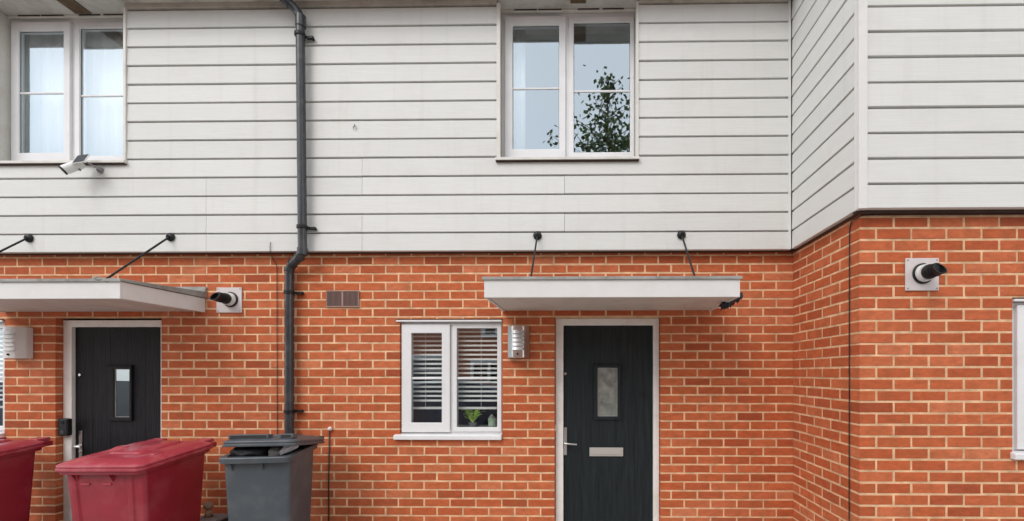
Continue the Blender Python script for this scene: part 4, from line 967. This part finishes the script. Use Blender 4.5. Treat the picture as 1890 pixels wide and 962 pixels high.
# rubbish: world positions from the bin frame
Mb3 = Matrix.Translation(b3.location) @ Matrix.Rotation(R(8), 4, 'Z')
def blob(c, r, m, name, label, cat, jit=0.008, seed=1):
    random.seed(seed); mb = MB().sphere(Mb3 @ Vector(c), r, 22, 14, jit=jit); o = mb.build(name, M[m], smooth=False); s_ = o.modifiers.new('sub', 'SUBSURF'); s_.levels = 1; s_.render_levels = 1
    return tag(o, label, cat)
blob((-0.09, 0.16, 1.025), (0.14, 0.12, 0.066), 'bag', 'rubbish_bag', 'black rubbish bag under the propped lid of the grey bin', 'rubbish bag', 0.008, 2)
blob((0.085, 0.13, 1.015), (0.045, 0.05, 0.05), 'greybag', 'rubbish_bag', 'small grey rubbish bag in the middle of the open grey bin', 'rubbish bag', 0.006, 3)
random.seed(5)
pp = MB().tube([Mb3 @ Vector((0.13, 0.10, 1.02)), Mb3 @ Vector((0.16, 0.14, 1.045)), Mb3 @ Vector((0.185, 0.19, 1.065)), Mb3 @ Vector((0.19, 0.22, 1.06))], [0.012, 0.03, 0.034, 0.014], 12)
pp.v = [(x + random.uniform(-.005, .005), y_ + random.uniform(-.005, .005), z + random.uniform(-.005, .005)) for x, y_, z in pp.v]
tag(pp.build('plastic_bag', M['paper']), 'crumpled white plastic bag at the right of the open grey bin', 'plastic bag')

# clutter between the bins
cb = thing('garden_box', (ux(388, -0.2, 950), -0.2, 0), 'dark low box with a grey lid between the red and grey bins', 'box', world=True)
xc = ux(384, -0.2, 950)
zt_ = uz(962, -0.25, 388)
MB().box(xc - 0.10, xc + 0.085, -0.32, -0.08, 0.006, zt_ - 0.02).build('tub', M['junk'], cb, bevel=0.01)
MB().box(xc - 0.11, xc + 0.095, -0.33, -0.07, zt_ - 0.0195, zt_ + 0.006).build('lid', M['greyslab'], cb, bevel=0.008)
mb = MB().sphere((ux(385, -0.16, 933), -0.16, uz(933, -0.16, 385)), (0.038, 0.036, 0.036), 16, 10, jit=0.002)
mb.tube([(ux(385, -0.16, 933) , -0.16, zt_ + 0.007), (ux(385, -0.16, 933), -0.16, uz(941, -0.16, 385))], [0.03, 0.02], 12)
tag(mb.build('stone_ornament', M['tan'], smooth=True), 'small round tan ornament behind the right side of the red bin', 'ornament')

# ------------------------------------------------------------------ what the windows reflect: the other side of the road
YO = -13.0
ho = thing('brick_house', (-4, YO - 4, 0), 'red brick house across the road, mirrored in the small window', 'house', world=True)
hw0, hw1, hh = -17.0, 9.0, 5.2
MB().box(hw0, hw1, YO - 8, YO, 0, hh).build('brick_wall', M['farbrick'], ho)
MB().prism([(YO + 0.4, hh), (YO + 0.4, hh + 0.15), (YO - 4, hh + 2.6), (YO - 8.4, hh + 0.15), (YO - 8.4, hh)], hw0 - 0.3, hw1 + 0.3).build('roof', M['rooftile'], ho)
sc_ = (3.75 - YO) / F
for (x0, x1, z0, z1) in ((-4.45, -2.9, 1.15, 2.15), (-4.0, -2.8, 3.05, 4.2), (-8.4, -5.3, 1.2, 2.3), (-7.6, -6.4, 3.25, 4.3), (0.6, 1.8, 1.1, 2.2), (4.5, 5.7, 1.1, 2.2), (0.6, 1.8, 3.1, 4.2)):
    f_ = MB().frame(x0, x1, z0, z1, 0.12, 0.12, 0.12, 0.12, YO + 0.001, YO + 0.07)
    xm = (x0 + x1) / 2; f_.box(xm - 0.06, xm + 0.06, YO + 0.001, YO + 0.068, z0 + 0.12, z1 - 0.12)
    f_.box(x0 + 0.12, xm - 0.06, YO + 0.02, YO + 0.05, (z0 + z1) / 2 - 0.02, (z0 + z1) / 2 + 0.02).box(xm + 0.06, x1 - 0.12, YO + 0.02, YO + 0.05, (z0 + z1) / 2 - 0.02, (z0 + z1) / 2 + 0.02)
    wf = f_.build('window', M['white'], ho)
    MB().box(x0 + 0.11, x1 - 0.11, YO + 0.001, YO + 0.012, z0 + 0.11, z1 - 0.11).build('pane', M['darkglass'], wf)
MB().box(-1.4, -0.5, YO + 0.001, YO + 0.05, 0, 2.1).build('door', M['white'], ho)

# parked car seen in the small window
car = thing('parked_car', (-3.4, -7.4, 0), 'silver blue parked car across the road, mirrored in the small window', 'car')
prof = [(-2.1, 0.32), (-2.12, 0.62), (-2.0, 0.78), (-1.35, 0.92), (-0.75, 1.36), (-0.3, 1.45), (0.6, 1.45), (1.15, 1.30), (1.75, 0.98), (2.05, 0.92), (2.1, 0.6), (2.08, 0.32)]
cb_ = MB()
def cring(yy, ins):
    return [(x, yy, z if z < 1.0 else z) for x, z in prof]
rings = []
for yy, k in ((-0.85, 0), (-0.80, 1), (0.80, 1), (0.85, 0)):
    rings.append([(x * (0.985 if k == 0 else 1), (yy if z < 0.95 else yy * (0.80 if z > 1.2 else 0.95)), z) for x, z in prof])
cb_.loft(rings); cb_.build('body', M['carpaint'], car, bevel=0.03)
gl = MB()
for s_ in (-1, 1):
    gl.add([(-1.12, s_ * 0.862, 0.97), (-0.68, s_ * 0.725, 1.33), (-0.28, s_ * 0.70, 1.39), (0.15, s_ * 0.70, 1.39), (0.15, s_ * 0.862, 0.97)], [(0, 1, 2, 3, 4)])
    gl.add([(0.22, s_ * 0.862, 0.97), (0.22, s_ * 0.70, 1.39), (0.62, s_ * 0.70, 1.385), (1.05, s_ * 0.725, 1.27), (1.5, s_ * 0.862, 0.99)], [(0, 1, 2, 3, 4)])
go = gl.build('side_window', M['darkglass'], car); go.modifiers.new('t', 'SOLIDIFY').thickness = 0.01
gl = MB().add([(-1.31, -0.70, 0.96), (-1.31, 0.70, 0.96), (-0.78, 0.60, 1.36), (-0.78, -0.60, 1.36)], [(0, 1, 2, 3)])
go = gl.build('windscreen', M['darkglass'], car); go.modifiers.new('t', 'SOLIDIFY').thickness = 0.02
for x in (-1.32, 1.30):
    for s_ in (-1, 1):
        wh = MB().tube([(x, s_ * 0.86 - 0.1 * s_, 0.31), (x, s_ * 0.87, 0.31)], 0.31, 28).build('wheel', M['tyre'], car)
        MB().tube([(x, s_ * 0.8705, 0.31), (x, s_ * 0.878, 0.31)], 0.2, 20).build('rim', M['chrome'], wh)
for s_ in (-1, 1): MB().box(-2.13, -2.0, s_ * 0.6 - 0.14, s_ * 0.6 + 0.14, 0.62, 0.76).build('headlight', M['lampglass'], car, bevel=0.02)

# street tree seen in the right pane of the upper window
random.seed(11)
tr_ = thing('street_tree', (0.72, -8.2, 0), 'leafy street tree behind the camera, mirrored in the upper middle window', 'tree')
tb = MB().tube([(0, 0, 0), (0.05, 0.03, 2.0), (-0.05, 0, 4.5), (0.0, 0.02, 7), (-0.1, 0, 9.6)], [0.13, 0.10, 0.075, 0.045, 0.01], 12)
lf = MB()
def leaf(c, s_):
    a = Vector((random.gauss(0, 1), random.gauss(0, 1), random.gauss(-0.8, 0.7))).normalized(); b_ = a.cross(Vector((random.gauss(0, 1), random.gauss(0, 1), random.gauss(0, 1)))).normalized()
    lf.add([c, c + a * s_ * 0.45 + b_ * s_ * 0.36, c + a * s_, c + a * s_ * 0.45 - b_ * s_ * 0.36], [(0, 1, 2, 3)])
for i in range(150):
    z = random.uniform(4.2, 9.6); L_ = 0.22 + (9.9 - z) * 0.46; L_ = min(L_, 1.9) * random.uniform(0.55, 1.1)
    an = random.uniform(0, 2 * math.pi); st = Vector((-0.05, 0, z)); en = st + Vector((math.cos(an) * L_, math.sin(an) * L_, L_ * random.uniform(0.2, 0.6)))
    tb.tube([st, st.lerp(en, 0.5) + Vector((0, 0, 0.05)), en], [0.02, 0.012, 0.004], 6)
    for j in range(int(21 * L_ + 5)):
        t = random.uniform(0.25, 1.08); p = st.lerp(en, t) + Vector((random.gauss(0, .16), random.gauss(0, .14), random.gauss(-.05, .17))); leaf(p, random.uniform(0.10, 0.16))
st, en = Vector((-0.02, 0, 6.6)), Vector((-1.6, -0.1, 8.25))
tb.tube([st, st.lerp(en, 0.5) + Vector((0, 0, 0.1)), en], [0.025, 0.014, 0.004], 6)
for j in range(70):
    leaf(st.lerp(en, random.uniform(0.5, 1.05)) + Vector((random.gauss(0, .09), random.gauss(0, .08), random.gauss(0, .12))), random.uniform(0.08, 0.14))
tb.build('trunk', M['wood'], tr_); lf.build('crown', M['crown'], tr_)
